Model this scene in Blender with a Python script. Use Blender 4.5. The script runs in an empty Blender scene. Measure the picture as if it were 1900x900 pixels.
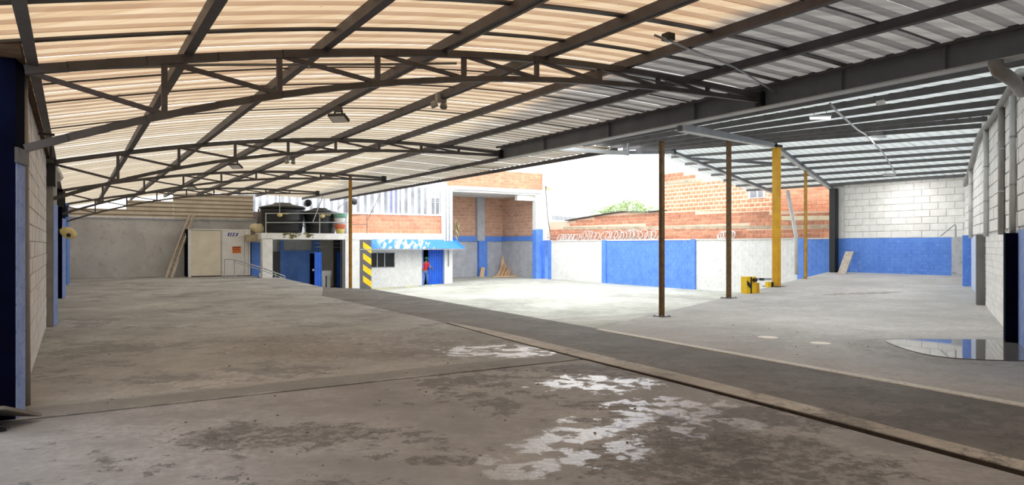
import bpy, math, random
from mathutils import Vector, Matrix
random.seed(7)
S = bpy.context.scene
COL = S.collection
R = math.radians

# ------------------------------------------------------------------ camera, sky, exposure
cam_data = bpy.data.cameras.new('camera')
cam = bpy.data.objects.new('camera', cam_data)
COL.objects.link(cam)
cam.location = (0, 0, 1.6)
cam.rotation_euler = (R(90), 0, 0)
cam_data.sensor_width = 36
cam_data.lens = 1300 / 1900 * 36
cam_data.shift_y = 5 / 1900
cam_data.clip_end = 500
S.camera = cam

world = bpy.data.worlds.new('overcast_sky')
S.world = world
world.use_nodes = True
wn, wl = world.node_tree.nodes, world.node_tree.links
wbg = wn['Background']
wtc = wn.new('ShaderNodeTexCoord')
wmp = wn.new('ShaderNodeMapping'); wmp.inputs['Scale'].default_value = (1, 1, 3.5)
wno = wn.new('ShaderNodeTexNoise'); wno.inputs['Scale'].default_value = 2.2; wno.inputs['Detail'].default_value = 5
wrp = wn.new('ShaderNodeValToRGB')
wrp.color_ramp.elements[0].position = 0.36; wrp.color_ramp.elements[0].color = (0.62, 0.78, 0.95, 1)
wrp.color_ramp.elements[1].position = 0.47; wrp.color_ramp.elements[1].color = (1, 1, 1, 1)
wl.new(wtc.outputs['Generated'], wmp.inputs['Vector']); wl.new(wmp.outputs[0], wno.inputs['Vector'])
wl.new(wno.outputs['Fac'], wrp.inputs['Fac']); wl.new(wrp.outputs[0], wbg.inputs['Color'])
wbg.inputs['Strength'].default_value = 1.15

S.view_settings.view_transform = 'Standard'
S.view_settings.look = 'None'
S.view_settings.gamma = 1
S.view_settings.use_curve_mapping = False
S.view_settings.exposure = 1.75

# ------------------------------------------------------------------ plan directions of the building
ux, uy = 0.5313, 0.8472
AV = Vector((-ux, uy, 0))      # along the left hall
BV = Vector((uy, ux, 0))       # across it
UP = Vector((0, 0, 1))
def W(a, b, z=0.0): return AV * a + BV * b + UP * z
def srgb(r, g, b):
    def f(c):
        c /= 255
        return c / 12.92 if c <= .04045 else ((c + .055) / 1.055) ** 2.4
    return (f(r), f(g), f(b), 1)
def lerp(x, xs, ys):
    if x <= xs[0]: return ys[0]
    for i in range(len(xs) - 1):
        if x <= xs[i + 1]:
            return ys[i] + (ys[i + 1] - ys[i]) * (x - xs[i]) / (xs[i + 1] - xs[i])
    return ys[-1]
def sm(x): x = max(0, min(1, x)); return x * x * (3 - 2 * x)

# ------------------------------------------------------------------ materials
MATS = {}
def nodes_of(name):
    m = bpy.data.materials.new(name); m.use_nodes = True
    n, l = m.node_tree.nodes, m.node_tree.links
    return m, n, l, n['Principled BSDF']
def noise(n, l, scale, detail=4, vec=None, rough=.55):
    t = n.new('ShaderNodeTexNoise'); t.inputs['Scale'].default_value = scale
    t.inputs['Detail'].default_value = detail; t.inputs['Roughness'].default_value = rough
    if vec: l.new(vec, t.inputs['Vector'])
    return t.outputs['Fac']
def ramp(n, l, fac, stops):
    r = n.new('ShaderNodeValToRGB'); e = r.color_ramp.elements
    while len(e) < len(stops): e.new(.5)
    for i, (p, c) in enumerate(stops):
        e[i].position = p; e[i].color = c if len(c) == 4 else (*c, 1)
    l.new(fac, r.inputs['Fac']); return r.outputs['Color']
def mixc(n, l, fac, a, b, mode='MIX'):
    m = n.new('ShaderNodeMix'); m.data_type = 'RGBA'; m.blend_type = mode
    for v, i in ((fac, 0), (a, 6), (b, 7)):
        if hasattr(v, 'links') or hasattr(v, 'is_linked'): l.new(v, m.inputs[i])
        else: m.inputs[i].default_value = v
    return m.outputs[2]
def math_(n, l, op, a, b=0.0, clamp=False):
    m = n.new('ShaderNodeMath'); m.operation = op; m.use_clamp = clamp
    for v, i in ((a, 0), (b, 1)):
        if hasattr(v, 'is_linked'): l.new(v, m.inputs[i])
        else: m.inputs[i].default_value = v
    return m.outputs[0]
def maprange(n, l, v, a, b, c=0.0, d=1.0):
    m = n.new('ShaderNodeMapRange'); m.interpolation_type = 'SMOOTHSTEP'
    l.new(v, m.inputs[0])
    for i, x in enumerate((a, b, c, d)): m.inputs[i + 1].default_value = x
    return m.outputs[0]
def position(n):
    return n.new('ShaderNodeNewGeometry').outputs['Position']
def dotv(n, l, p, v):
    d = n.new('ShaderNodeVectorMath'); d.operation = 'DOT_PRODUCT'
    l.new(p, d.inputs[0]); d.inputs[1].default_value = v
    return d.outputs['Value']
def bump(n, l, h, bsdf, strength=.3, dist=.02):
    b = n.new('ShaderNodeBump'); b.inputs['Strength'].default_value = strength
    b.inputs['Distance'].default_value = dist
    l.new(h, b.inputs['Height']); l.new(b.outputs[0], bsdf.inputs['Normal'])

def plain(name, c1, c2=None, rough=.6, scale=4, metal=0, vary=0.0, bmp=0.0, dirt=None, spec=.5):
    """painted or bare surface: two tones on a noise, optional per-object variation and dirt"""
    m, n, l, b = nodes_of(name)
    c2 = c2 or tuple(x * .8 for x in c1[:3]) + (1,)
    p = position(n)
    nz = noise(n, l, scale, 5, p)
    col = ramp(n, l, nz, [(.3, c2), (.65, c1)])
    if vary:
        oi = n.new('ShaderNodeObjectInfo')
        h = n.new('ShaderNodeHueSaturation'); l.new(col, h.inputs['Color'])
        l.new(math_(n, l, 'ADD', math_(n, l, 'MULTIPLY', oi.outputs['Random'], vary), 1 - vary / 2), h.inputs['Value'])
        col = h.outputs[0]
    if dirt:
        dn = noise(n, l, scale * 3.7, 6, p, .7)
        col = mixc(n, l, maprange(n, l, dn, .55, .68), col, dirt)
    l.new(col, b.inputs['Base Color'])
    b.inputs['Roughness'].default_value = rough; b.inputs['Metallic'].default_value = metal
    b.inputs['Specular IOR Level'].default_value = spec
    if bmp: bump(n, l, noise(n, l, scale * 8, 3, p), b, bmp)
    MATS[name] = m
    return m

blue = plain('blue_paint', srgb(98, 146, 230), srgb(82, 130, 218), .6, 2.5, dirt=srgb(122, 164, 234), bmp=.15)
blue_dark = plain('dark_blue_with_shade', srgb(8, 12, 36), srgb(5, 8, 26), .95, 3, spec=.05)  # navy darkened to paint in the shade on the pillars' camera-facing sides
blue_pale = plain('pale_blue_paint', srgb(140, 165, 220), srgb(112, 140, 205), .6, 5, dirt=srgb(70, 100, 170), bmp=.15)
blue_door = plain('blue_door_paint', srgb(34, 104, 220), srgb(28, 88, 200), .4, 2)
white = plain('white_paint', srgb(232, 232, 230), srgb(218, 217, 214), .7, 3, dirt=srgb(196, 192, 184), bmp=.1)
white_block = plain('white_block_paint', srgb(242, 241, 238), srgb(228, 226, 222), .75, 4, vary=.08, bmp=.2)
wall_block = plain('grey_white_block', srgb(228, 226, 226), srgb(210, 208, 208), .8, 4, vary=.08, bmp=.2, dirt=srgb(186, 184, 182))
joint_pale = plain('pale_joint', srgb(220, 218, 214), srgb(200, 197, 192), .9, 8)
joint_dark = plain('grey_joint', srgb(184, 180, 178), srgb(164, 160, 158), .9, 8)
grey_wall = plain('grey_plaster', srgb(206, 206, 208), srgb(186, 186, 188), .85, 1.2, dirt=srgb(176, 174, 174), bmp=.1)
grey_low = plain('light_grey_paint', srgb(190, 192, 198), srgb(170, 172, 178), .8, 2, dirt=srgb(140, 138, 134))
steel = plain('dark_steel_paint', srgb(84, 80, 80), srgb(66, 62, 62), .5, 3)
steel_brown = plain('brown_grey_steel', srgb(88, 82, 84), srgb(70, 64, 66), .55, 4)
girder_grey = plain('grey_girder_paint', srgb(122, 124, 130), srgb(108, 110, 116), .45, 2)
flange_grey = plain('light_grey_steel', srgb(206, 208, 208), srgb(190, 192, 192), .5, 2)
grey_pipe = plain('grey_pipe', srgb(150, 148, 144), srgb(132, 128, 122), .5, 3)
white_pipe = plain('white_pipe', srgb(214, 214, 212), srgb(196, 196, 194), .45, 3)
galv = plain('galvanised_steel', srgb(178, 182, 186), srgb(150, 154, 158), .35, 6, metal=.5)
black = plain('black_metal_and_shade', srgb(28, 28, 30), srgb(20, 20, 22), .45, 5)
black_plastic = plain('black_plastic', srgb(40, 42, 46), srgb(30, 31, 34), .35, 3)
rust_pole = plain('worn_ochre_paint', srgb(122, 88, 40), srgb(78, 56, 34), .6, 9, dirt=srgb(60, 46, 34))
yellow = plain('yellow_paint', srgb(226, 170, 10), srgb(206, 148, 6), .45, 3)
yellow_bright = plain('bright_yellow_paint', srgb(250, 206, 10), srgb(240, 190, 6), .5, 4)
yellow_dull = plain('dull_yellow_paint', srgb(196, 150, 40), srgb(150, 108, 30), .55, 6)
stripe_grey = plain('charcoal_paint', srgb(96, 94, 96), srgb(82, 80, 84), .6, 5)
brick_orange = plain('orange_brick', srgb(218, 156, 124), srgb(200, 134, 104), .85, 5, vary=.3, bmp=.2)
brick_deep = plain('deep_orange_brick', srgb(208, 146, 116), srgb(180, 120, 94), .85, 6, vary=.35, bmp=.2)
brick_dim = plain('brown_brick', srgb(214, 174, 150), srgb(194, 150, 126), .85, 5, vary=.25, bmp=.2)
mortar_pale = plain('pale_mortar', srgb(238, 214, 186), srgb(220, 194, 164), .9, 8)
mortar_orange = plain('orange_mortar', srgb(236, 206, 182), srgb(224, 188, 162), .9, 8)
concrete_band = plain('weathered_concrete', srgb(196, 180, 156), srgb(160, 146, 126), .9, 3, dirt=srgb(120, 112, 98))
beige_panel = plain('beige_panel', srgb(226, 218, 200), srgb(212, 204, 186), .5, 2)
silver_panel = plain('pale_grey_panel', srgb(228, 226, 224), srgb(214, 212, 210), .4, 2)
cladding_beige = plain('beige_cladding_plain', srgb(226, 214, 196), srgb(206, 192, 172), .6, 2)
def lined_mat():
    m = plain('beige_cladding', srgb(226, 216, 200), srgb(206, 194, 178), .6, 2)
    n, l = m.node_tree.nodes, m.node_tree.links; b = n['Principled BSDF']; src = b.inputs['Base Color'].links[0].from_socket
    fr = math_(n, l, 'FRACT', math_(n, l, 'DIVIDE', dotv(n, l, position(n), (0, 0, 1)), .21))
    l.new(mixc(n, l, math_(n, l, 'MULTIPLY', maprange(n, l, fr, .68, .76), .75), src, srgb(120, 102, 84)), b.inputs['Base Color'])
    return m
cladding_beige = lined_mat()
cladding_white = plain('white_cladding', srgb(226, 230, 234), srgb(204, 208, 214), .45, 2)
cladding_grey = plain('grey_cladding', srgb(150, 152, 156), srgb(120, 122, 128), .5, 3)
wood_pale = plain('pale_wood', srgb(226, 190, 150), srgb(206, 164, 122), .7, 9, vary=.2)
wood_grey = plain('weathered_wood', srgb(206, 194, 180), srgb(176, 162, 148), .8, 8)
orange_sign = plain('orange_sign_print', srgb(236, 130, 50), srgb(226, 116, 40), .5, 4)
ink = plain('dark_blue_ink', srgb(52, 52, 110), srgb(44, 44, 96), .5, 4)
ink_brown = plain('brown_ink', srgb(120, 58, 24), srgb(100, 48, 20), .5, 4)
sign_white = plain('white_sign_face', srgb(226, 224, 236), srgb(214, 212, 226), .4, 4)
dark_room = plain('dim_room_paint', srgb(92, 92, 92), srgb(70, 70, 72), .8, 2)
red_cloth = plain('red_cloth', srgb(222, 44, 60), srgb(190, 30, 48), .8, 12)
denim = plain('denim', srgb(96, 128, 190), srgb(74, 104, 168), .85, 14)
skin = plain('skin', srgb(170, 112, 84), srgb(150, 96, 72), .55, 10)
hair = plain('dark_hair', srgb(34, 28, 26), srgb(24, 20, 18), .6, 20)
green_cloth = plain('green_cap_cloth', srgb(60, 150, 104), srgb(44, 126, 86), .8, 12)
terracotta = plain('terracotta', srgb(206, 110, 74), srgb(186, 94, 62), .8, 8)
pot_green = plain('sea_green_paint', srgb(120, 170, 150), srgb(96, 146, 128), .7, 8)
cream = plain('cream_plastic', srgb(214, 204, 168), srgb(196, 184, 146), .5, 6)
lamp_cream = plain('aged_cream', srgb(226, 208, 150), srgb(204, 180, 116), .6, 6)
leaf_green = plain('leaf_green', srgb(166, 184, 128), srgb(126, 150, 96), .7, 1.5)
dry_leaf = plain('dry_leaf', srgb(176, 160, 120), srgb(140, 128, 92), .8, 6)
grass_green = plain('yellow_green_moss', srgb(168, 170, 96), srgb(140, 146, 80), .9, 6)
board_grey = plain('grey_board', srgb(150, 146, 140), srgb(128, 122, 116), .7, 3)
bag_black = plain('black_bag', srgb(24, 24, 34), srgb(14, 14, 22), .3, 6)
moss_dark = plain('dark_mould', srgb(150, 146, 104), srgb(96, 94, 70), .9, 12)
tyre = plain('black_rubber', srgb(30, 30, 34), srgb(22, 22, 24), .7, 6)
sheet_grey = None

def glass_mat():
    m, n, l, b = nodes_of('window_glass')
    b.inputs['Base Color'].default_value = (.03, .035, .035, 1); b.inputs['Roughness'].default_value = .08
    b.inputs['Transmission Weight'].default_value = .35
    return m
glass = glass_mat()
def lens_mat():
    m, n, l, b = nodes_of('lamp_lens')
    nz = noise(n, l, 14, 2, position(n))
    l.new(ramp(n, l, nz, [(.3, srgb(232, 232, 232)), (.7, srgb(250, 250, 250))]), b.inputs['Base Color'])
    b.inputs['Roughness'].default_value = .25
    return m
lens = lens_mat()
def tube_mat():
    m, n, l, b = nodes_of('lit_tube')
    b.inputs['Base Color'].default_value = (.95, .95, .95, 1)
    b.inputs['Emission Color'].default_value = (1, .98, .95, 1); b.inputs['Emission Strength'].default_value = .8
    return m
tube_lit = tube_mat()
def water_mat():
    m, n, l, b = nodes_of('puddle_water')
    nz = noise(n, l, 3, 4, position(n))
    l.new(ramp(n, l, nz, [(.3, srgb(112, 110, 104)), (.7, srgb(128, 124, 118))]), b.inputs['Base Color'])
    b.inputs['Roughness'].default_value = .03; b.inputs['IOR'].default_value = 1.33
    b.inputs['Specular IOR Level'].default_value = .9
    return m
water = water_mat()

def roof_mat():
    """old translucent sheet: amber towards the left wall, greyer towards the girder, paler far away"""
    m, n, l, b = nodes_of('aged_translucent_sheet')
    p = position(n)
    t = dotv(n, l, p, tuple(BV)); a = dotv(n, l, p, tuple(AV))
    big = noise(n, l, .8, 4, p); fine = noise(n, l, 9, 6, p, .7)
    # streaks that run down the sheet
    mp = n.new('ShaderNodeMapping'); mp.inputs['Rotation'].default_value = (0, 0, -math.atan2(ux, uy))
    mp.inputs['Scale'].default_value = (.35, 7, 1); l.new(p, mp.inputs['Vector'])
    streak = noise(n, l, 1.0, 5, mp.outputs[0])
    amber = ramp(n, l, streak, [(.28, srgb(204, 162, 104)), (.5, srgb(226, 192, 142)), (.75, srgb(234, 208, 168))])
    pale = ramp(n, l, streak, [(.3, srgb(214, 194, 156)), (.55, srgb(230, 215, 184)), (.8, srgb(236, 226, 202))])
    grey = ramp(n, l, streak, [(.3, srgb(150, 144, 136)), (.6, srgb(190, 186, 178)), (.8, srgb(208, 204, 198))])
    # rib shading painted in: darker bands over each raised rib and its side
    fr = math_(n, l, 'FRACT', math_(n, l, 'DIVIDE', math_(n, l, 'ADD', a, 3.0), .31))
    rib = maprange(n, l, fr, .50, .60)
    ribn = math_(n, l, 'MULTIPLY', rib, maprange(n, l, streak, .2, .7, 1.0, .8))
    fine_line = math_(n, l, 'MULTIPLY', maprange(n, l, math_(n, l, 'ABSOLUTE', math_(n, l, 'SUBTRACT', math_(n, l, 'FRACT', math_(n, l, 'MULTIPLY', fr, 5.7)), .5)), .40, .46), .28)
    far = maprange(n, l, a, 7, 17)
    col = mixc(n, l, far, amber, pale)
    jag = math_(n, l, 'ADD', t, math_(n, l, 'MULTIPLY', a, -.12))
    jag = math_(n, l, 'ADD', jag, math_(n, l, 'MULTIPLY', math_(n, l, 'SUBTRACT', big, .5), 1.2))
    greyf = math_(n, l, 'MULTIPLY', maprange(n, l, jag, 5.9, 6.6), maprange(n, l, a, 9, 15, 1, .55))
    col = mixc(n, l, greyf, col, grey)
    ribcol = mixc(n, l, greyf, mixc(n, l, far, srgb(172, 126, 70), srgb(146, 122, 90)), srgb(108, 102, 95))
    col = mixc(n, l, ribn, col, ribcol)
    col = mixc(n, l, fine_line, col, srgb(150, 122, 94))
    # rust washed down beside each purlin
    spots = maprange(n, l, fine, .66, .74)
    col = mixc(n, l, spots, col, srgb(120, 90, 62))
    # rusty runs beside each purlin
    df = n.new('ShaderNodeBsdfDiffuse'); tr = n.new('ShaderNodeBsdfTranslucent'); mx = n.new('ShaderNodeMixShader')
    l.new(col, df.inputs[0])
    l.new(mixc(n, l, .18, col, (.78, .78, .82, 1)), tr.inputs[0])
    l.new(math_(n, l, 'MULTIPLY_ADD' if False else 'SUBTRACT', .30, math_(n, l, 'MULTIPLY', greyf, .16)), mx.inputs[0])
    l.new(df.outputs[0], mx.inputs[1]); l.new(tr.outputs[0], mx.inputs[2])
    l.new(mx.outputs[0], n['Material Output'].inputs[0])
    return m
roof_sheet_mat = roof_mat()
def grey_sheet():
    m = plain('grey_roof_sheet', srgb(206, 210, 208), srgb(188, 192, 190), .5, 2, vary=.12)
    n, l = m.node_tree.nodes, m.node_tree.links
    b = n['Principled BSDF']; src = b.inputs['Base Color'].links[0].from_socket      # seams drawn as a darker line along every raised rib
    fr = math_(n, l, 'FRACT', math_(n, l, 'DIVIDE', math_(n, l, 'ADD', dotv(n, l, position(n), tuple(AV)), -2.6), .3))
    l.new(mixc(n, l, math_(n, l, 'MULTIPLY', maprange(n, l, fr, .72, .8), .8), src, srgb(120, 124, 122)), b.inputs['Base Color'])
    tr = n.new('ShaderNodeBsdfTranslucent'); tr.inputs[0].default_value = (.8, .84, .82, 1)
    mx = n.new('ShaderNodeMixShader'); mx.inputs[0].default_value = .2
    l.new(n['Principled BSDF'].outputs[0], mx.inputs[1]); l.new(tr.outputs[0], mx.inputs[2]); l.new(mx.outputs[0], n['Material Output'].inputs[0])
    return m
roof_grey = grey_sheet()

def floor_mat(name, base, dark, pale, wet=(), puddle_dark=(), flake=.5, scale=1.0, band=None):
    """worn concrete: tone noise, dark flaked skin, pale patches and glossy wet spots at given world places"""
    m, n, l, b = nodes_of(name)
    p = position(n)
    big = noise(n, l, .45 * scale, 5, p, .6); mid = noise(n, l, 2.2 * scale, 6, p, .65); fine = noise(n, l, 13 * scale, 6, p, .7)
    col = ramp(n, l, big, [(.32, dark), (.5, base), (.68, pale)])
    col = mixc(n, l, maprange(n, l, mid, .42, .66, 0, .55), col, dark)
    mp = n.new('ShaderNodeMapping'); mp.inputs['Location'].default_value = (17.3, 4.1, 2.2); l.new(p, mp.inputs['Vector'])
    fl = noise(n, l, 3.0 * scale, 12, mp.outputs[0], .78)
    reg = noise(n, l, .5 * scale, 2, mp.outputs[0])
    fm = maprange(n, l, math_(n, l, 'ADD', fl, math_(n, l, 'MULTIPLY', math_(n, l, 'SUBTRACT', reg, .5), .7)), .57, .61, 0, flake)
    col = mixc(n, l, fm, col, tuple(x * .42 for x in dark[:3]) + (1,))
    col = mixc(n, l, maprange(n, l, fine, .38, .62, 0, .5), col, tuple(x * .68 for x in base[:3]) + (1,))
    chips = maprange(n, l, math_(n, l, 'ADD', noise(n, l, 7.5 * scale, 8, mp.outputs[0], .7), math_(n, l, 'MULTIPLY', math_(n, l, 'SUBTRACT', reg, .5), .4)), .64, .67, 0, flake)
    col = mixc(n, l, chips, col, tuple(x * .35 for x in dark[:3]) + (1,))
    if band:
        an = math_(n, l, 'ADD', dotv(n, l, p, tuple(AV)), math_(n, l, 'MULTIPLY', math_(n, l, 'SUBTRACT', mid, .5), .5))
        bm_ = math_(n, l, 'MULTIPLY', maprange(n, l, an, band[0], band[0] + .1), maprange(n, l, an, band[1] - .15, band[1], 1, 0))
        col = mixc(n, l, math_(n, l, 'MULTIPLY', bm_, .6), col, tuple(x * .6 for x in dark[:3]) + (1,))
    rough = .75
    b.inputs['Roughness'].default_value = rough
    wetmask = None
    def blob(cx, cy, rx, ry, thr):
        v = n.new('ShaderNodeVectorMath'); v.operation = 'SUBTRACT'; l.new(p, v.inputs[0]); v.inputs[1].default_value = (cx, cy, 0)
        s = n.new('ShaderNodeVectorMath'); s.operation = 'MULTIPLY'; l.new(v.outputs[0], s.inputs[0]); s.inputs[1].default_value = (1 / rx, 1 / ry, 0)
        ln = n.new('ShaderNodeVectorMath'); ln.operation = 'LENGTH'; l.new(s.outputs[0], ln.inputs[0])
        d = math_(n, l, 'ADD', ln.outputs['Value'], math_(n, l, 'MULTIPLY', math_(n, l, 'SUBTRACT', fl, .5), thr))
        return maprange(n, l, d, .78, .92, 1, 0)
    brk = maprange(n, l, noise(n, l, 9 * scale, 8, mp.outputs[0], .75), .42, .56)
    brk2 = maprange(n, l, noise(n, l, 4.2 * scale, 7, mp.outputs[0], .62), .46, .51)
    for q in puddle_dark:
        k = math_(n, l, 'MULTIPLY', blob(*q[:5]), math_(n, l, 'ADD', math_(n, l, 'MULTIPLY', brk, .75), .25)); col = mixc(n, l, math_(n, l, 'MULTIPLY', k, q[5]), col, q[6])
    for q in wet:
        k = blob(*q)
        wetmask = k if wetmask is None else math_(n, l, 'MAXIMUM', wetmask, k)
    if wetmask is not None:
        wetmask = math_(n, l, 'MULTIPLY', wetmask, brk2)
        col = mixc(n, l, math_(n, l, 'MULTIPLY', wetmask, .3), col, srgb(150, 150, 148))
        l.new(math_(n, l, 'SUBTRACT', rough, math_(n, l, 'MULTIPLY', wetmask, .53)), b.inputs['Roughness'])
    l.new(col, b.inputs['Base Color'])
    bump(n, l, math_(n, l, 'SUBTRACT', fine, math_(n, l, 'MULTIPLY', fm, 1.5)), b, .5, .01)
    return m
floor_near = floor_mat('stained_concrete_near', srgb(156, 155, 157), srgb(122, 120, 120), srgb(178, 177, 179),
    wet=[(1.55, 6.9, .75, .55, 2.6), (1.0, 6.1, .8, .45, 2.8), (.55, 5.5, .6, .5, 2.4), (1.0, 8.1, .8, .6, 3.2), (2.0, 6.3, .5, .25, 2), (.05, 5.1, .35, .4, 1.5)],
    puddle_dark=[(1.6, 5.2, 1.3, .9, 2.4, .8, srgb(82, 78, 76)), (-1.9, 5.9, .9, .45, 3, .8, srgb(88, 84, 82)), (-.5, 5.2, .35, .15, 1.5, .8, srgb(88, 84, 82)), (1.0, 7.0, .5, .25, 2, .7, srgb(86, 82, 80))], flake=.75)
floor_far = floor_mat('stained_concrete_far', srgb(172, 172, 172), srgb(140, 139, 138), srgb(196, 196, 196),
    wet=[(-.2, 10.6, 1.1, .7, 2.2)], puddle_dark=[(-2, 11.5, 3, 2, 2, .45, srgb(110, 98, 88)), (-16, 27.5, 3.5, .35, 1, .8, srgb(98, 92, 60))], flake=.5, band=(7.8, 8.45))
floor_strip = floor_mat('gravelly_screed', srgb(120, 117, 114), srgb(99, 96, 93), srgb(136, 133, 130), flake=.4, scale=2)
floor_right = floor_mat('smooth_concrete', srgb(188, 185, 182), srgb(166, 162, 158), srgb(206, 203, 200),
    puddle_dark=[(10.2, 20.5, 1.3, .35, 3, .7, srgb(116, 104, 92)), (6.8, 10.6, 1.9, 1.7, .6, .45, srgb(118, 108, 98))], flake=.15, scale=.8)
floor_yard = floor_mat('pale_yard_concrete', srgb(184, 184, 172), srgb(150, 151, 138), srgb(206, 205, 194), flake=.35, scale=.7)
curb_mat = floor_mat('flaking_curb', srgb(190, 184, 176), srgb(150, 142, 134), srgb(208, 203, 196), flake=.7, scale=2)
line_mat = plain('pale_edge_line', srgb(232, 229, 224), srgb(212, 208, 202), .8, 6, dirt=srgb(150, 140, 130))
dirt_shade_mat = plain('dark_dirt_and_shade', srgb(66, 56, 48), srgb(46, 40, 34), .95, 14)

# ------------------------------------------------------------------ mesh builder
WP = {}
def wp(o): return WP.get(o.name, Vector((0, 0, 0)))
def V(p): return p if isinstance(p, Vector) else Vector(p)
class MB:
    def __init__(s): s.v = []; s.f = []
    def add(s, vs, fs):
        k = len(s.v); s.v += [V(x) for x in vs]; s.f += [tuple(i + k for i in f) for f in fs]; return s
    def quad(s, *p): return s.add(p, [tuple(range(len(p)))])
    def hexa(s, b4, t4):
        return s.add(list(b4) + list(t4), [(3, 2, 1, 0), (4, 5, 6, 7), (0, 1, 5, 4), (1, 2, 6, 5), (2, 3, 7, 6), (3, 0, 4, 7)])
    def box(s, o, x, y, z):
        o, x, y, z = V(o), V(x), V(y), V(z)
        return s.hexa([o, o + x, o + x + y, o + y], [o + z, o + x + z, o + x + y + z, o + y + z])
    def prism(s, poly, d):
        n = len(poly); d = V(d); poly = [V(q) for q in poly]
        return s.add(poly + [q + d for q in poly], [tuple(range(n))[::-1], tuple(range(n, 2 * n))] +
                     [(i, (i + 1) % n, n + (i + 1) % n, n + i) for i in range(n)])
    def beam(s, p, q, w, h, up=UP):
        p, q = V(p), V(q); d = (q - p).normalized(); sd = d.cross(up)
        if sd.length < 1e-4: sd = d.cross(AV)
        sd.normalize(); u = sd.cross(d).normalized()
        x, y = sd * w / 2, u * h / 2
        return s.hexa([p - x - y, p + x - y, p + x + y, p - x + y], [q - x - y, q + x - y, q + x + y, q - x + y])
    def tube(s, path, r, n=8, closed=False):
        path = [V(q) for q in path]; k0 = len(s.v); m = len(path); rs = r if isinstance(r, (list, tuple)) else [r] * m
        ref = None
        for i, q in enumerate(path):
            d = (path[(i + 1) % m if closed else min(i + 1, m - 1)] - path[i - 1 if (closed or i) else 0]).normalized()
            if ref is None: ref = d.orthogonal().normalized()
            ref = (ref - d * ref.dot(d)).normalized(); w = d.cross(ref)
            for j in range(n):
                t = 2 * math.pi * j / n
                s.v.append(q + (ref * math.cos(t) + w * math.sin(t)) * rs[i])
        for i in range(m if closed else m - 1):
            for j in range(n):
                a, b = k0 + i * n, k0 + ((i + 1) % m) * n
                s.f.append((a + j, a + (j + 1) % n, b + (j + 1) % n, b + j))
        if not closed:
            s.f.append(tuple(k0 + j for j in range(n))[::-1]); s.f.append(tuple(k0 + (m - 1) * n + j for j in range(n)))
        return s
    def lathe(s, c, prof, n=24, axis=UP):
        c = V(c); ax = V(axis).normalized(); x = ax.orthogonal().normalized(); y = ax.cross(x); k0 = len(s.v)
        for r, z in prof:
            for j in range(n):
                t = 2 * math.pi * j / n
                s.v.append(c + ax * z + (x * math.cos(t) + y * math.sin(t)) * max(r, 1e-4))
        for i in range(len(prof) - 1):
            for j in range(n):
                a, b = k0 + i * n, k0 + (i + 1) * n
                s.f.append((a + j, a + (j + 1) % n, b + (j + 1) % n, b + j))
        s.f.append(tuple(k0 + j for j in range(n))[::-1]); s.f.append(tuple(k0 + (len(prof) - 1) * n + j for j in range(n)))
        return s
    def build(s, name, mat, parent=None, smooth=False, origin=None, recalc=True):
        lo = Vector([min(q[i] for q in s.v) for i in range(3)]); hi = Vector([max(q[i] for q in s.v) for i in range(3)])
        c = (lo + hi) / 2
        if parent is None: c.z = lo.z
        if origin is not None: c = V(origin)
        me = bpy.data.meshes.new(name); me.from_pydata([tuple(q - c) for q in s.v], [], s.f)
        if recalc:
            import bmesh
            bm = bmesh.new(); bm.from_mesh(me); bmesh.ops.recalc_face_normals(bm, faces=bm.faces); bm.to_mesh(me); bm.free()
        me.materials.append(mat)
        if smooth: me.polygons.foreach_set('use_smooth', [True] * len(me.polygons))
        me.update()
        o = bpy.data.objects.new(name, me); COL.objects.link(o)
        place(o, c, parent); return o
def place(o, c, parent=None):
    c = V(c)
    if parent is not None: o.parent = parent; o.location = c - wp(parent)
    else: o.location = c
    WP[o.name] = c
def empty(name, c):
    o = bpy.data.objects.new(name, None); o.empty_display_size = .2; COL.objects.link(o); place(o, c); return o
def tag(o, label, cat, group=None):
    o['label'] = label; o['category'] = cat
    if group: o['group'] = group
    return o
def struct(o): o['kind'] = 'structure'; return o
def thing(name, c, label, cat, group=None): return tag(empty(name, c), label, cat, group)
def copy_thing(o, shift, parent=None):
    c = o.copy(); COL.objects.link(c)
    w = wp(o) + shift
    place(c, w, parent)
    for ch in list(o.children): copy_thing(ch, shift, c)
    return c

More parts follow.
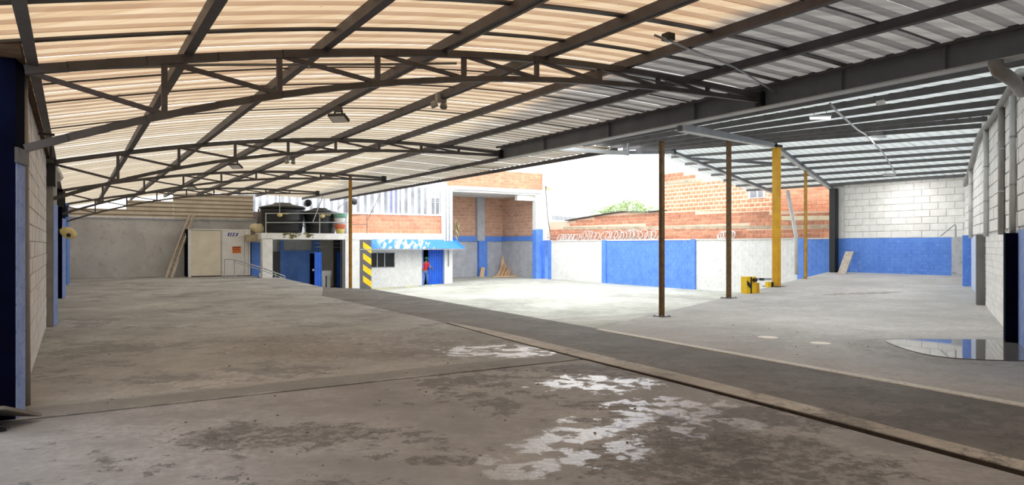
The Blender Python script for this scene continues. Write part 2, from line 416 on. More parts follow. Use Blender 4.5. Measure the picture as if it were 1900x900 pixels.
# one bevelled unit block shared by every brick and block
def unit_block():
    b = .06
    xs = [-.5, -.5 + b * .35, .5 - b * .35, .5]
    vs = []; m = MB()
    f = [(-.5, 0, -.5), (.5, 0, -.5), (.5, 0, .5), (-.5, 0, .5)]
    g = [(-.5, .7, -.5), (.5, .7, -.5), (.5, .7, .5), (-.5, .7, .5)]
    h = [(-.48, 1, -.44), (.48, 1, -.44), (.48, 1, .44), (-.48, 1, .44)]
    m.add(f + g + h, [(3, 2, 1, 0), (8, 9, 10, 11)] + [(i, (i + 1) % 4, 4 + (i + 1) % 4, 4 + i) for i in range(4)] +
          [(4 + i, 4 + (i + 1) % 4, 8 + (i + 1) % 4, 8 + i) for i in range(4)])
    return m
UNIT = {}
def courses(parent, p0, d, nrm, length, z0, z1, bw, bh, mat, gap=.014, depth=.012, name='block', limit=300, keep=None, jit=.004, stuff_name='block_rows', offset=.5):
    """lay blocks row by row on the face that starts at p0 and runs along d; nrm points out of the face"""
    if mat.name not in UNIT:
        me = bpy.data.meshes.new(name); ub = unit_block()
        me.from_pydata([tuple(q) for q in ub.v], [], ub.f); me.materials.append(mat); me.update(); UNIT[mat.name] = me
    me = UNIT[mat.name]
    p0, d, nrm = V(p0), V(d).normalized(), V(nrm).normalized()
    rot = Matrix((d, nrm, UP)).transposed().to_euler()
    flip = d.cross(nrm).z < 0
    todo = []
    rows = int(round((z1 - z0) / bh))
    for i in range(rows):
        u = -(bw * offset if i % 2 else 0)
        while u < length:
            a, b = max(u, 0), min(u + bw, length)
            if b - a > bw * .12:
                zc = z0 + (i + .5) * bh; uc = (a + b) / 2
                if keep is None or keep(uc, zc): todo.append((uc, zc, b - a))
            u += bw
    todo.sort(key=lambda q: q[0] if limit < len(todo) else 0)
    rest = MB()
    for k, (uc, zc, w) in enumerate(todo):
        dp = depth + random.uniform(-jit, jit)
        c = p0 + d * uc + UP * zc
        if k < limit:
            o = bpy.data.objects.new(name, me); COL.objects.link(o)
            place(o, c, parent)
            if flip: o.rotation_euler = Matrix((-d, nrm, UP)).transposed().to_euler()
            else: o.rotation_euler = rot
            o.scale = (w - gap, dp, bh - gap)
        else:
            rest.box(c - d * (w - gap) / 2 - UP * (bh - gap) / 2, d * (w - gap), nrm * dp, UP * (bh - gap))
    if rest.v:
        o = rest.build(stuff_name, mat, parent); o['kind'] = 'stuff'

# ================================================================== FLOORS
def zb(b): return .54 * max(0, min(1, (b - 12) / 14)) ** 1.7        # the right hall's slab rises to its back wall
def zyard(a, b): return -.57 * sm((a - 9.5) / 9) - .26 * sm((a - 26) / 12) * max(0, min(1, (23 - b) / 8))
def wall_a(b): return 5.29 + .53 * (b - 13.11)                      # inner face of the right wall
EDGE = ([8.0, 8.55, 11.2, 16.1, 20.2, 23.0, 25.98], [10.2, 10.45, 12.0, 14.05, 15.5, 16.4, 17.2])
def slab_a(b): return lerp(b, *EDGE)
def edge_b(a): return lerp(a, [-4, 3.25, 10.4, 24.5], [7.85, 8.14, 8.55, 9.3])
def ditch_b(a): return lerp(a, [-4, 2.2, 3.7, 5.9, 10, 12.9, 22, 26.4], [5.25, 5.55, 5.74, 5.93, 6.2, 6.5, 6.7, 8.08])
def curb_b(a): return lerp(a, [-4, 2.4, 4.0, 6.4, 8.4, 11, 12.9, 22], [5.7, 5.92, 6.17, 6.4, 6.5, 6.66, 6.6, 6.75])

floor = struct(empty('floor', (0, 0, 0)))
def slab(name, poly, mat, z=0.0, t=1.0):
    m = MB(); m.prism([W(a, b, z - t) for a, b in poly], UP * t)
    return m.build(name, mat, floor)
def fill(a0, a1, fn, n=10): return [(a0 + (a1 - a0) * i / n, fn(a0 + (a1 - a0) * i / n)) for i in range(n + 1)]
slab('concrete_slab', [(-4, -.8)] + fill(-4, 7.775, ditch_b)[0:] + [(7.775, -.8)], floor_near)
slab('concrete_slab', [(7.84, -.8)] + [(7.84, ditch_b(7.84))] + fill(7.84, 22, ditch_b) + [(26.42, 8.08), (35.5, 8.7), (35.5, 6.2), (37.2, 6.2), (37.2, 8.0), (41.5, 8.0), (41.5, -.8)], floor_far)
slab('drain_bed', [(-4, 5.0)] + fill(-4, 13, lambda a: ditch_b(a) + .3) + [(13, 6.0), (8, 5.6)], dirt_shade_mat, -.13, .3)
gap = lambda a: ditch_b(a) + lerp(a, [2, 6, 8, 12.9], [.13, .09, .04, .012])
slab('curb', fill(-4, 12.9, gap, 14) + fill(12.9, -4, lambda a: curb_b(a) - .006, 14), curb_mat, .012)
slab('curb_shade_strip', fill(-4, 12.9, lambda a: gap(a) - .012, 14) + fill(12.9, -4, lambda a: gap(a) - .001, 14), dirt_shade_mat, .002, .2)  # dark strip paints the drain groove's shade onto the curb face
slab('screed_strip', fill(-4, 12.9, curb_b, 14) + fill(12.9, 24.5, lambda a: ditch_b(a) + .006) + [(26.40, 8.07), (24.5, 9.3)] + fill(24.5, 10.45, edge_b) + fill(10.4, -4, lambda a: edge_b(a) - .165, 12), floor_strip, -.004)
slab('edge_line', fill(-4, 10.4, lambda a: edge_b(a) - .16, 12) + fill(10.4, -4, edge_b, 12), line_mat, .006)
# joint fill between the two slabs
m = MB(); m.box(W(7.74, -.8, -.3), AV * .12, BV * 6.7, UP * .275); m.build('joint_fill', dirt_shade_mat, floor)
# right slab, rising to the back
m = MB()
bs = [edge_b(0) + .003] + [8.6 + .6 * i for i in range(29)] + [26.0]
rows = []
for b in bs:
    al = -4 if b < 9.3 else wall_a(b) - .1
    rows.append([W(al + (slab_a(b) - al) * k / 6, b if b > 8.5 else edge_b(al + (slab_a(b) - al) * k / 6) + .004, zb(b)) for k in range(7)])
for r0, r1 in zip(rows, rows[1:]):
    for k in range(6): m.quad(r0[k], r0[k + 1], r1[k + 1], r1[k])
    m.quad(r0[6], r0[6] - UP * 1.2, r1[6] - UP * 1.2, r1[6])
m.build('sloping_slab', floor_right, floor)

yard = MB()
n1, n2 = 40, 24
g = [[W(9.5 + 34.5 * i / n1, 7.6 + 22.4 * j / n2, zyard(9.5 + 34.5 * i / n1, 7.6 + 22.4 * j / n2) - .012) for j in range(n2 + 1)] for i in range(n1 + 1)]
for i in range(n1):
    for j in range(n2): yard.quad(g[i][j], g[i + 1][j], g[i + 1][j + 1], g[i][j + 1])
o = yard.build('yard_paving', floor_yard, floor, smooth=True)
# long ground plane outside so that nothing floats over a void
m = MB(); m.box((-90, -25, -1.6), (180, 0, 0), (0, 160, 0), (0, 0, .3)); struct(m.build('floor_outside', floor_yard))

# ramp that drops beside the panel shed
m = MB(); m.prism([W(35.52, 6.22, .0), W(35.52, 9.0, -.62), W(35.52, 9.0, -1.2), W(35.52, 6.22, -1.2)], AV * 1.66)
m.build('ramp', floor_yard, floor)

# water on the low part of the right slab
m = MB(); n = 40; pts = []
base = [(6.35, 11.78), (7.3, 11.82), (8.2, 11.75), (8.75, 11.0), (7.9, 9.9), (7.1, 9.65), (6.45, 9.75), (6.1, 10.0), (6.0, 10.5), (6.12, 11.4)]
cx = sum(q[0] for q in base) / len(base); cy = sum(q[1] for q in base) / len(base)
for i in range(len(base)):
    p0, p1, p2, p3 = (base[(i + k - 1) % len(base)] for k in range(4))
    for s in range(5):
        t = s / 5
        f = lambda u: .5 * (2 * p1[u] + (p2[u] - p0[u]) * t + (2 * p0[u] - 5 * p1[u] + 4 * p2[u] - p3[u]) * t * t + (3 * p1[u] - p0[u] - 3 * p2[u] + p3[u]) * t ** 3)
        x, y = f(0), f(1); b = uy * x + ux * y
        pts.append((x, y))
rim = [Vector((x, y, -.004)) for x, y in pts]
inn = [Vector((cx + (x - cx) * .985, cy + (y - cy) * .985, .013)) for x, y in pts]
k = len(rim)
m.prism([Vector((q.x, q.y, -.004)) for q in inn], UP * .017)
tag(m.build('puddle', water), 'shallow puddle of rainwater on the right hall floor beside the navy pillar', 'puddle')
for (x, y), r, lab in (((4.44, 12.16), .17, 'round pale patch on the right floor, the one nearer the yard'), ((5.03, 11.43), .16, 'round pale patch on the right floor, the one nearer the puddle')):
    m = MB(); m.lathe((x, y, zb(uy * x + ux * y) - .004), [(r, 0), (r, .008), (r * .9, .011), (.02, .012)], 20)
    tag(m.build('floor_patch', plain('pale_patch', srgb(252, 246, 238), srgb(246, 232, 218), .6, 9)), lab, 'patch', 'pale patches on the floor')
# crumbs of concrete lying about
m = MB()
for i in range(90):
    if i < 70: a, b = random.uniform(4.0, 12), random.uniform(0.2, 5.6)
    else: a, b = random.uniform(6, 11), random.uniform(8.8, 11.5)
    s = random.uniform(.005, .014); c = W(a, b, s * .3)
    d = Matrix.Rotation(random.uniform(0, 6.28), 3, 'Z')
    m.hexa([c + d @ Vector((x * s, y * s * .7, -s * .3)) for x, y in ((-1, -1), (1, -1), (1.1, 1), (-.9, .8))], [c + d @ Vector((x * s * .6, y * s * .5, s * .35)) for x, y in ((-1, -1), (1, -1), (1.1, 1), (-.9, .8))])
o = m.build('concrete_crumbs', plain('crumb_concrete', srgb(120, 108, 98), srgb(80, 70, 62), .9, 20), floor); o['kind'] = 'stuff'

# ================================================================== WALLS
# left wall, seen almost edge-on
wl_ = struct(empty('wall_left', W(20, -.6)))
BWL = -.445
m = MB(); m.box(W(8.0, BWL - .2, -.3), AV * 32, BV * .2, UP * 3.62); m.box(W(-4, BWL - 1.4, -.3), AV * 12.1, BV * .2, UP * 3.62); m.build('wall_core', joint_dark, wl_)
courses(wl_, W(8.0, BWL), AV, BV, 31.5, 0, 3.3, .41, .206, wall_block, name='block', depth=.012, limit=300)
m = MB(); m.box(W(7.4, BWL - .14, 3.32), AV * 32.6, BV * .2, UP * .1); m.build('wall_plate', plain('rough_wood_plate', srgb(120, 96, 76), srgb(86, 66, 52), .9, 9), wl_)
# the closed end of the hall behind the viewer
wbh = struct(empty('wall_behind', W(-3.3, 5)))
m = MB(); m.box(W(-3.4, -1.9, -.3), AV * .2, BV * 11.7, UP * 4.6); m.build('wall_core', joint_dark, wbh)
m = MB(); m.box(W(-3.4, 9.62, -.3), AV * 6.83, BV * .2, UP * 4.7); m.build('side_core', joint_dark, wbh)
# pillars on the left wall
def pillar(name, pts, z0, z1, mat, lab, bands=(), grp='pillars along the walls', face=None):
    c = sum((V(q) for q in pts), Vector()) / len(pts)
    t = thing(name, (c.x, c.y, z0), lab, 'pillar', grp)
    m = MB(); m.prism([V(q) + UP * z0 for q in pts], UP * (z1 - z0)); m.build('shaft', mat, t)
    for (zz0, zz1, mt, grow) in bands:
        m = MB(); m.prism([c + (V(q) - c) * (1 + grow) + UP * zz0 - UP * c.z for q in pts], UP * (zz1 - zz0)); m.build('painted_band', mt, t)
    return t
P1 = [Vector((-4.567, 6.44, 0)), Vector((-4.675, 6.72, 0)), Vector((-5.05, 6.6, 0)), Vector((-4.95, 6.28, 0))]
t = pillar('pillar', P1, 0, 3.38, blue_dark, 'nearest left pillar, dark blue, filling the left picture edge')
m = MB(); e = (P1[1] - P1[0]); nn = Vector((e.y, -e.x, 0)).normalized()
m.box(P1[0] + nn * .002 + e * .02 + UP * .004, e * .96, nn * .006, UP * 2.36); m.build('pale_blue_face', blue_pale, t)
m = MB(); m.box(P1[0] + nn * .003 + UP * 2.36 - e * .1, e * 1.15, nn * .03, UP * .14); m.build('collar', steel, t)
PIL = [(16.4, -.325, -.265, 'second left pillar, grey and pale blue, past the first white wall bay'),
       (25.0, -.27, -.19, 'third left pillar, dark blue, under the third truss'),
       (33.5, -.20, -.12, 'farthest left pillar, blue, near the grey back wall')]
for i, (a, b0, b1, lab) in enumerate(PIL):
    pts = [W(a, BWL - .05), W(a, b0), W(a + .5, b1), W(a + .5, BWL - .05)]
    t = pillar('pillar', pts, 0, 3.3, (grey_pipe, blue_dark, blue)[i], lab)
    m = MB(); m.prism([pts[1] + BV * .004 + UP * .01, pts[2] + BV * .006 + UP * .01, pts[2] + BV * .012 + UP * .01, pts[1] + BV * .009 + UP * .01], UP * 2.4); m.build('pale_blue_face', blue_pale if i < 2 else blue, t)
    m = MB(); m.box(W(a - .06, b0 - .1, 2.75), AV * .3, BV * .14, UP * .45); m.build('bearing_bracket', black, t)

# back wall of the left hall
wb = struct(empty('wall_back', W(39.9, 4)))
m = MB(); m.box(W(39.75, -.7, -.5), AV * .25, BV * 9.2, UP * 3.5); m.build('wall_core', grey_wall, wb)
m = MB(); m.box(W(39.70, -.65, 2.9), AV * .3, BV * 9.15, UP * .09); m.build('top_band', grey_low, wb)
def ribbed(p0, d, nrm, L, z0, z1, mat, name, parent, pitch=.2, dep=.03, horizontal=False, up=UP, duty=.45):
    """a profiled metal sheet: ribs stand proud of the face"""
    m = MB(); p0, d, nrm, up = V(p0), V(d).normalized(), V(nrm).normalized(), V(up).normalized()
    H = z1 - z0
    if horizontal: d, up, L, H = up, d, H, L
    u = 0; pts = []
    while u < L - 1e-6:
        w = min(pitch, L - u)
        for f_, h in ((0, 0), (1 - duty - .1, 0), (1 - duty, 1), (.92, 1)): pts.append((u + w * f_, h * dep))
        u += pitch
    pts.append((L, 0))
    base = p0 + UP * z0
    lo = [base + d * x + nrm * h for x, h in pts]; hi = [q + up * H for q in lo]
    k = len(pts); m.add(lo + hi, [(i, i + 1, k + i + 1, k + i) for i in range(k - 1)])
    return m.build(name, mat, parent, recalc=False)
for b0, b1, z0, z1 in ((2.25, 4.4, 3.0, 3.85), (4.36, 8.3, 2.98, 4.3), (-.4, 2.3, 3.0, 3.4)):
    ribbed(W(39.72, b0), BV, -AV, b1 - b0, z0, z1, cladding_beige, 'cladding_sheet', wb, .21, .03, True)
# yard wall: one straight boundary wall, white and blue bays
YB = 26.0
wy = struct(empty('wall_yard', W(27, YB, -.6)))
m = MB(); m.box(W(17.2, YB + .03, -1.2), AV * 19.9, BV * .2, UP * 3.08); m.build('wall_core', white, wy)
for a0, a1, mt, off in ((31.4, 36.95, white, 0), (24.54, 31.4, blue, .02), (18.6, 24.54, white, 0), (17.2, 18.6, blue, .015)):
    m = MB(); m.box(W(a0, YB - off, -1.1), AV * (a1 - a0), BV * (.1 + off), UP * (2.97 if off else 2.95)); m.build('wall_bay', mt, wy)
    # faint brick courses under the paint
    mm = MB(); z = zyard((a0 + a1) / 2, 26) - .02; r = 0
    while z < 1.78:
        u = a0 + (.2 if r % 2 else 0)
        while u < a1 - .05:
            w = min(.38, a1 - u - .01); mm.box(W(u, YB - off - .006, z + .012), AV * w, BV * .008, UP * .176); u += .4
        z += .19; r += 1
    q = mm.build('painted_bricks', mt, wy); q['kind'] = 'stuff'
for a0, w in ((31.2, .35), (24.4, .28), (18.35, .3), (36.7, .25)):
    m = MB(); m.box(W(a0, YB - .1, -1.1), AV * w, BV * .14, UP * 3.0); m.build('pilaster', blue if a0 < 36 else blue, wy)
m = MB(); m.box(W(17.2, YB - .06, 1.85), AV * 19.8, BV * .3, UP * .05); m.build('coping', line_mat, wy)
# back wall of the right hall: the same line, blue below and white block above
wr = struct(empty('wall_back_right', W(14.6, YB, .5)))
m = MB(); m.box(W(11.6, YB + .012, -.3), AV * 5.6, BV * .22, UP * 4.36); m.build('wall_core', joint_pale, wr)
m = MB(); m.box(W(11.9, YB - .02, .3), AV * 5.15, BV * .04, UP * 1.57); m.build('blue_dado', blue, wr)
mm = MB(); z = .5; r = 0
while z < 1.75:
    u = 11.95 + (.2 if r % 2 else 0)
    while u < 17.0: mm.box(W(u, YB - .026, z + .006), AV * min(.385, 17.03 - u), BV * .01, UP * .118); u += .4
    z += .13; r += 1
q = mm.build('painted_bricks', blue, wr); q['kind'] = 'stuff'
courses(wr, W(11.9, YB + .012), AV, -BV, 4.7, 1.87, 4.05, .56, .25, white_block, depth=.022, jit=.007, gap=.016)
m = MB(); m.box(W(16.62, YB - .04, 1.87), AV * .36, BV * .06, UP * 2.05); m.build('pilaster', white, wr)
m = MB(); m.box(W(12.0, YB - .25, .4), AV * .45, BV * .27, UP * 1.48); m.build('corner_pier', grey_low, wr)
# right wall
DV = (AV * .53 + BV).normalized(); NV = (AV - BV * .53).normalized()
wrt = struct(empty('wall_right', W(wall_a(18), 18)))
RW0 = W(wall_a(9.6), 9.6); RL = (W(wall_a(26.05), 26.05) - RW0).length
m = MB(); m.prism([RW0 - NV * .015 - UP * .6, RW0 + DV * RL - NV * .015 - UP * .6, RW0 + DV * RL - NV * .015 + UP * 4.02, RW0 + DV * RL * .64 - NV * .015 + UP * 4.86, RW0 - NV * .015 + UP * 4.3], -NV * .22); m.build('wall_core', joint_pale, wrt)
courses(wrt, RW0, DV, NV, RL - .1, 1.9, 4.7, .5, .26, white_block, depth=.016, jit=.006, gap=.018, limit=300, keep=lambda u, z: z < lerp(u / RL, [0, .64, 1], [4.05, 4.62, 3.86]))
def ru(b): return (b - 9.6) / .8836   # distance along the wall for a given b
def dado(b0, b1, mat, name, z1=1.85, t=.03):
    m = MB(); p = W(wall_a(b0), b0, -.3); m.box(p, DV * (ru(b1) - ru(b0)), NV * t, UP * (z1 + .3)); return m.build(name, mat, wrt)
dado(9.6, 13.1, blue_pale, 'pale_blue_dado'); dado(13.1, 18.8, white, 'white_dado', t=.012); dado(18.8, 23.2, plain('very_pale_blue', srgb(206, 218, 240), srgb(188, 202, 230), .6, 4), 'pale_blue_dado'); dado(23.2, 26, grey_low, 'grey_dado')
courses(wrt, W(wall_a(13.5), 13.5) + NV * .012, DV, NV, ru(18.6) - ru(13.5), .0, 1.82, .4, .14, white_block, depth=.012, jit=.004, gap=.012, limit=220, name='block')
for b, mt, lab, w, ln in ((13.05, blue_dark, 'nearest right pillar, dark navy, standing in the puddle', .2, .3), (18.65, plain('pillar_grey', srgb(128, 126, 124), srgb(112, 110, 108), .7, 3), 'grey low pillar on the right wall, second from the puddle', .2, .32), (23.0, blue, 'blue low pillar on the right wall, nearest the back corner', .24, .35)):
    p = W(wall_a(b), b); pillar('low_pillar', [p, p + NV * w, p + NV * w + DV * ln, p + DV * ln], zb(b) - .02, 1.8 + (b - 13) * .01, mt, lab)
# loop of cable and bent bar by the last pillars
m = MB(); p = W(wall_a(24.6), 24.6) + NV * .35; m.tube([p + UP * 1.86, p + UP * 2.25 + DV * .02], .025); m.tube([p + UP * 2.3, p + AV * .45 - BV * .05 + UP * 1.9], .018); 
tag(m.build('bent_bar', galv), 'bent grey metal bar on top of the corner pier', 'bar')
m = MB(); p = W(wall_a(19.6), 19.6) + NV * .06
m.tube([p + UP * z_ + DV * d_ for z_, d_ in ((1.85, 0), (1.7, .1), (1.55, .14), (1.42, .06), (1.36, .1))], .014, 6)
tag(m.build('hanging_cable', black), 'short black cable hanging on the pale blue strip of the right wall', 'cable')

# ================================================================== LEFT ROOF
TT = [0, 1.166, 2.306, 3.445, 4.606, 5.727, 6.825, 7.97, 9.056, 10.42]
ZT = [3.22, 3.49, 3.69, 3.89, 4.04, 4.12, 4.18, 4.20, 4.18, 4.145]
ZBOT = [2.5, 2.91, 3.26, 3.50, 3.75, 3.85, 3.93, 4.00, 4.06, 4.06]
B0 = -.377
def ztop(t): return 8.7e-05 * t ** 4 - .001628 * t ** 3 - .006074 * t ** 2 + .229727 * t + 3.222643
def zbot(t): return 3.1e-05 * t ** 4 + .000431 * t ** 3 - .031633 * t ** 2 + .398758 * t + 2.496154
ZT = [ztop(t) for t in TT]; ZBOT = [zbot(t) for t in TT]
zcurve = ztop
PT = [.05, 1.37, 2.8, 4.3, 5.85, 7.32, 8.8]
ceil = struct(empty('ceiling_left', W(18, 5, 4)))
A0, A1, PITCH = -3.0, 39.6, .93
i = 0; a = A0
ts0 = [-.25 + .55 * k for k in range(20)]
while a < A1:
    t1 = ts0 + ([10.62] if a < 14.6 else [11.0, 11.6, 12.3, 12.95])
    prof = []
    for r in range(3):
        u = r * .31
        prof += [(u, 0), (u + .165, 0), (u + .195, .02), (u + .285, .02)]
    prof.append((.935, 0))
    m = MB(); lift = .004 * (i % 2)
    rows = [[W(a + u, B0 + t, zcurve(t) + .165 + h + lift) for u, h in prof] for t in t1]
    k = len(prof)
    for r0, r1 in zip(rows, rows[1:]):
        for q in range(k - 1): m.quad(r0[q], r0[q + 1], r1[q + 1], r1[q])
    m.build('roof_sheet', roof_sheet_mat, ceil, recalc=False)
    a += PITCH; i += 1
for q, t in enumerate(PT):
    z = zcurve(t) + .1
    m = MB(); m.box(W(A0, B0 + t - .03, z - .065), AV * (A1 - A0), BV * .06, UP * .12)
    m.box(W(A0, B0 + t + .03, z - .065), AV * (A1 - A0), BV * .03, UP * .012)
    m.build('purlin', steel_brown, ceil)
    if q in (3, 4):   # conduit clipped to the purlin
        m = MB(); m.tube([W(A0, B0 + t + .06, z - .07), W(A1, B0 + t + .06, z - .07)], .014, 6); m.build('conduit', grey_pipe, ceil)
for t, a0 in ((11.3, 16.0), (12.9, 14.6)):
    z = zcurve(t) + .1
    m = MB(); m.box(W(a0, B0 + t - .03, z - .06), AV * (A1 - a0), BV * .06, UP * .11); m.build('purlin', steel_brown, ceil)
# flat lap straps across the sheets, seen as dark bands beside the first truss
for a_, w in ((7.42, .09), (8.62, .03), (9.4, .02), (6.25, .10), (4.9, .02), (10.6, .02), (12.9, .02)):
    m = MB()
    for t0, t1 in zip(ts0, ts0[1:]):
        m.beam(W(a_, B0 + t0, zcurve(t0) + .15), W(a_, B0 + t1, zcurve(t1) + .15), w, .02)
    m.build('lap_strap', steel, ceil)
# short end beam of the eave past the girder
m = MB(); m.beam(W(14.6, 10.3, 4.08), W(14.6, 12.9, 4.12), .09, .1); m.build('eave_end_beam', flange_grey, ceil)
m = MB(); m.tube([W(14.62, 12.75, 4.1), W(14.75, 13.05, 4.1), W(14.75, 13.05, 4.55)], .03, 8); m.build('eave_drop_pipe', galv, ceil)

# trusses
def truss(a, lab, first):
    t = thing('roof_truss', W(a, B0, 2.5), lab, 'truss', 'arched trusses of the left hall')
    m = MB(); tt = [x / 3 for x in range(0, 32)]; 
    for t0, t1 in zip(tt[:-1], tt[1:]): m.beam(W(a, B0 + t0, ztop(t0)), W(a, B0 + t1 + .01, ztop(t1)), .07, .085)
    m.build('top_chord', steel, t)
    m = MB()
    for t0, t1 in zip(tt[:-1], tt[1:]): m.beam(W(a, B0 + t0, zbot(t0)), W(a, B0 + t1 + .01, zbot(t1)), .06, .07)
    m.build('bottom_chord', steel, t)
    for k in range(1, 9):
        m = MB(); m.beam(W(a, B0 + TT[k], ZBOT[k]), W(a, B0 + TT[k], ZT[k]), .055, .055, AV); m.build('vertical_post', steel_brown, t)
    for k in range(0, 8):
        m = MB(); m.beam(W(a, B0 + TT[k] + .04, ZT[k] - .02), W(a, B0 + TT[k + 1] - .03, ZBOT[k + 1] + .02), .045, .045); m.build('diagonal', steel_brown, t)
    m = MB(); m.box(W(a - .06, B0 + 10.3, 3.98), AV * .12, BV * .16, UP * .24); m.build('end_plate', black, t)
for a, lab in ((7.9, 'arched steel truss nearest the camera, from the dark blue pillar to the girder'), (16.5, 'second arched steel truss, ending at the girder tip'), (25.1, 'third arched steel truss, above the thin yellow pole'), (33.6, 'farthest arched steel truss, near the grey back wall')):
    truss(a, lab, a < 8)

# girder
gd = thing('girder', W(10, 10.04, 3.95), 'long grey steel I beam girder carrying the inner edge of both roofs', 'girder')
m = MB(); m.box(W(2.5, 10.04 - .012, 3.965), AV * 14.1, BV * .024, UP * .42); m.build('web', girder_grey, gd)
m = MB(); m.box(W(2.5, 9.94, 3.945), AV * 14.1, BV * .22, UP * .022); m.build('bottom_flange', flange_grey, gd)
m = MB(); m.box(W(2.5, 9.95, 4.375), AV * 14.1, BV * .18, UP * .022); m.build('top_flange', girder_grey, gd)
m = MB(); m.beam(W(2.5, 9.90, 4.30), W(16.6, 9.90, 4.30), .03, .06); m.build('ledger_angle', steel_brown, gd)
for a in (4.9, 6.4, 7.9, 9.4, 11.9, 14.4):
    m = MB(); m.box(W(a, 9.96, 3.967), AV * .012, BV * .07, UP * .40); m.build('stiffener', girder_grey, gd)

# ================================================================== RIGHT ROOF
RB = [10.3, 11, 12.53, 14.05, 15.58, 17.1, 18.63, 20.16, 20.99, 21.83, 22.66, 23.5, 24.33, 25.17, 26.1]
RZ = [3.98, 4.04, 4.19, 4.31, 4.41, 4.51, 4.65, 4.75, 4.62, 4.48, 4.37, 4.28, 4.16, 4.03, 3.90]
RA = [5.46, 5.83, 6.64, 7.45, 8.26, 9.07, 9.88, 10.69, 11.13, 11.57, 12.0, 12.46, 12.9, 13.34, 13.79]
def tilt(b): return lerp(b, [10.3, 20.16, 26], [0, .062, .01])
def zr(a, b): return lerp(b, RB, RZ) + tilt(b) * (a - lerp(b, RB, RA))
def left_edge(b): return lerp(b, [10.2, 11.9, 15.3, 20.16, 26.1], [13.4, 15.1, 17.75, 21.1, 21.4])
ceil2 = struct(empty('ceiling_right', W(13, 18, 4.5)))
def right_sheet(a0, a1, b0, b1, nb):
    m = MB(); prof = []
    k = 3; w = (a1 - a0) / k
    for r in range(k): prof += [(a0 + r * w, 0), (a0 + r * w + w * .74, 0), (a0 + r * w + w * .8, .03), (a0 + r * w + w * .94, .03)]
    prof.append((a1 + .02, 0))
    bl = [b0 + (b1 - b0) * j / nb for j in range(nb + 1)]
    rows = [[W(a, b, zr(a, b) + .15 + h) for a, h in prof] for b in bl]
    for r0, r1 in zip(rows, rows[1:]):
        for q in range(len(prof) - 1): m.quad(r0[q], r0[q + 1], r1[q + 1], r1[q])
    m.build('roof_sheet', roof_grey, ceil2, recalc=False)
a = 2.6
while a < 21.2:
    am = a + .45
    # near slope: from the girder or the stepped outer edge up to the ridge, clipped by the right wall
    b_lo = 10.15
    for bb in [10.15 + .05 * i for i in range(200)]:
        if left_edge(bb) >= a + .9: b_lo = bb; break
    b_hi = min(20.16, 13.11 + (am - 5.29) / .53 + 1.1)
    if b_hi - b_lo > .4 and a < 21: right_sheet(a, a + .9, b_lo, b_hi, 5)
    b_hi2 = min(26.15, 13.11 + (am - 5.29) / .53 + 1.1)
    if b_hi2 > 20.5: right_sheet(a, a + .9, 20.16, b_hi2, 3)
    a += .9
for k, b in enumerate(RB[1:]):
    if b > 26: b = 25.93
    a0, a1 = wall_a(b) - .05, left_edge(b) - .1
    hgt = .125 if b < 20.3 else .10
    m = MB(); m.beam(W(a0, b, zr(a0, b) + .085), W(a1, b, zr(a1, b) + .085), .06, hgt)
    m.build('purlin', steel if b < 20.3 else plain('mid_grey_steel', srgb(112, 112, 112), srgb(98, 98, 98), .5, 3), ceil2)
def rafter(pts, lab, w=.1, h=.16, dz=-.06):
    t = thing('rafter', W(pts[0][0], pts[0][1], zr(*pts[0])), lab, 'rafter', 'rafters of the right roof')
    for k, (p, q) in enumerate(zip(pts, pts[1:])):
        m = MB(); m.beam(W(p[0], p[1], zr(*p) + dz), W(q[0], q[1], zr(*q) + dz), w, h); m.build('beam', girder_grey, t)
        m = MB(); m.beam(W(p[0], p[1], zr(*p) + dz - h / 2), W(q[0], q[1], zr(*q) + dz - h / 2), w + .05, .015); m.build('flange', flange_grey, t)
    p = pts[1]; m = MB(); m.box(W(p[0] - .07, p[1] - .07, zr(*p) + dz - h / 2 - .03), AV * .14, BV * .14, UP * .2); m.build('knuckle', black, t)
rafter([(9.9, 10.1), (15.4, 20.16), (17.1, 25.95)], 'grey steel rafter running over the yellow columns to the black post')
rafter([(16.3, 13.0), (20.1, 20.16), (19.95, 25.95)], 'outer grey steel rafter overhanging the yard, ending at the white post', .08, .12, -.05)
m = MB(); m.beam(W(19.9, 21.0, zr(19.9, 21) - .03), W(16.0, 22.6, zr(16, 22.6) - .03), .06, .1)
tag(m.build('roof_brace', girder_grey), 'thin diagonal steel brace under the right roof between the two rafters', 'brace')

# sight-line helpers: where a measured direction meets a wall plane (a = const or b = const)
def on_a(x, y, a):
    r = (x - 950) / 1300; Y = a / (uy - ux * r); p = Vector((r * Y, Y, 1.6 + (455 - y) * Y / 1300)); return p
def on_b(x, y, b):
    r = (x - 950) / 1300; Y = b / (uy * r + ux); return Vector((r * Y, Y, 1.6 + (455 - y) * Y / 1300))
def bof(x, a): p = on_a(x, 455, a); return p.dot(BV)
def aof(x, b): p = on_b(x, 455, b); return p.dot(AV)
def za(y, x, a): return on_a(x, y, a).z
def zbn(y, x, b): return on_b(x, y, b).z

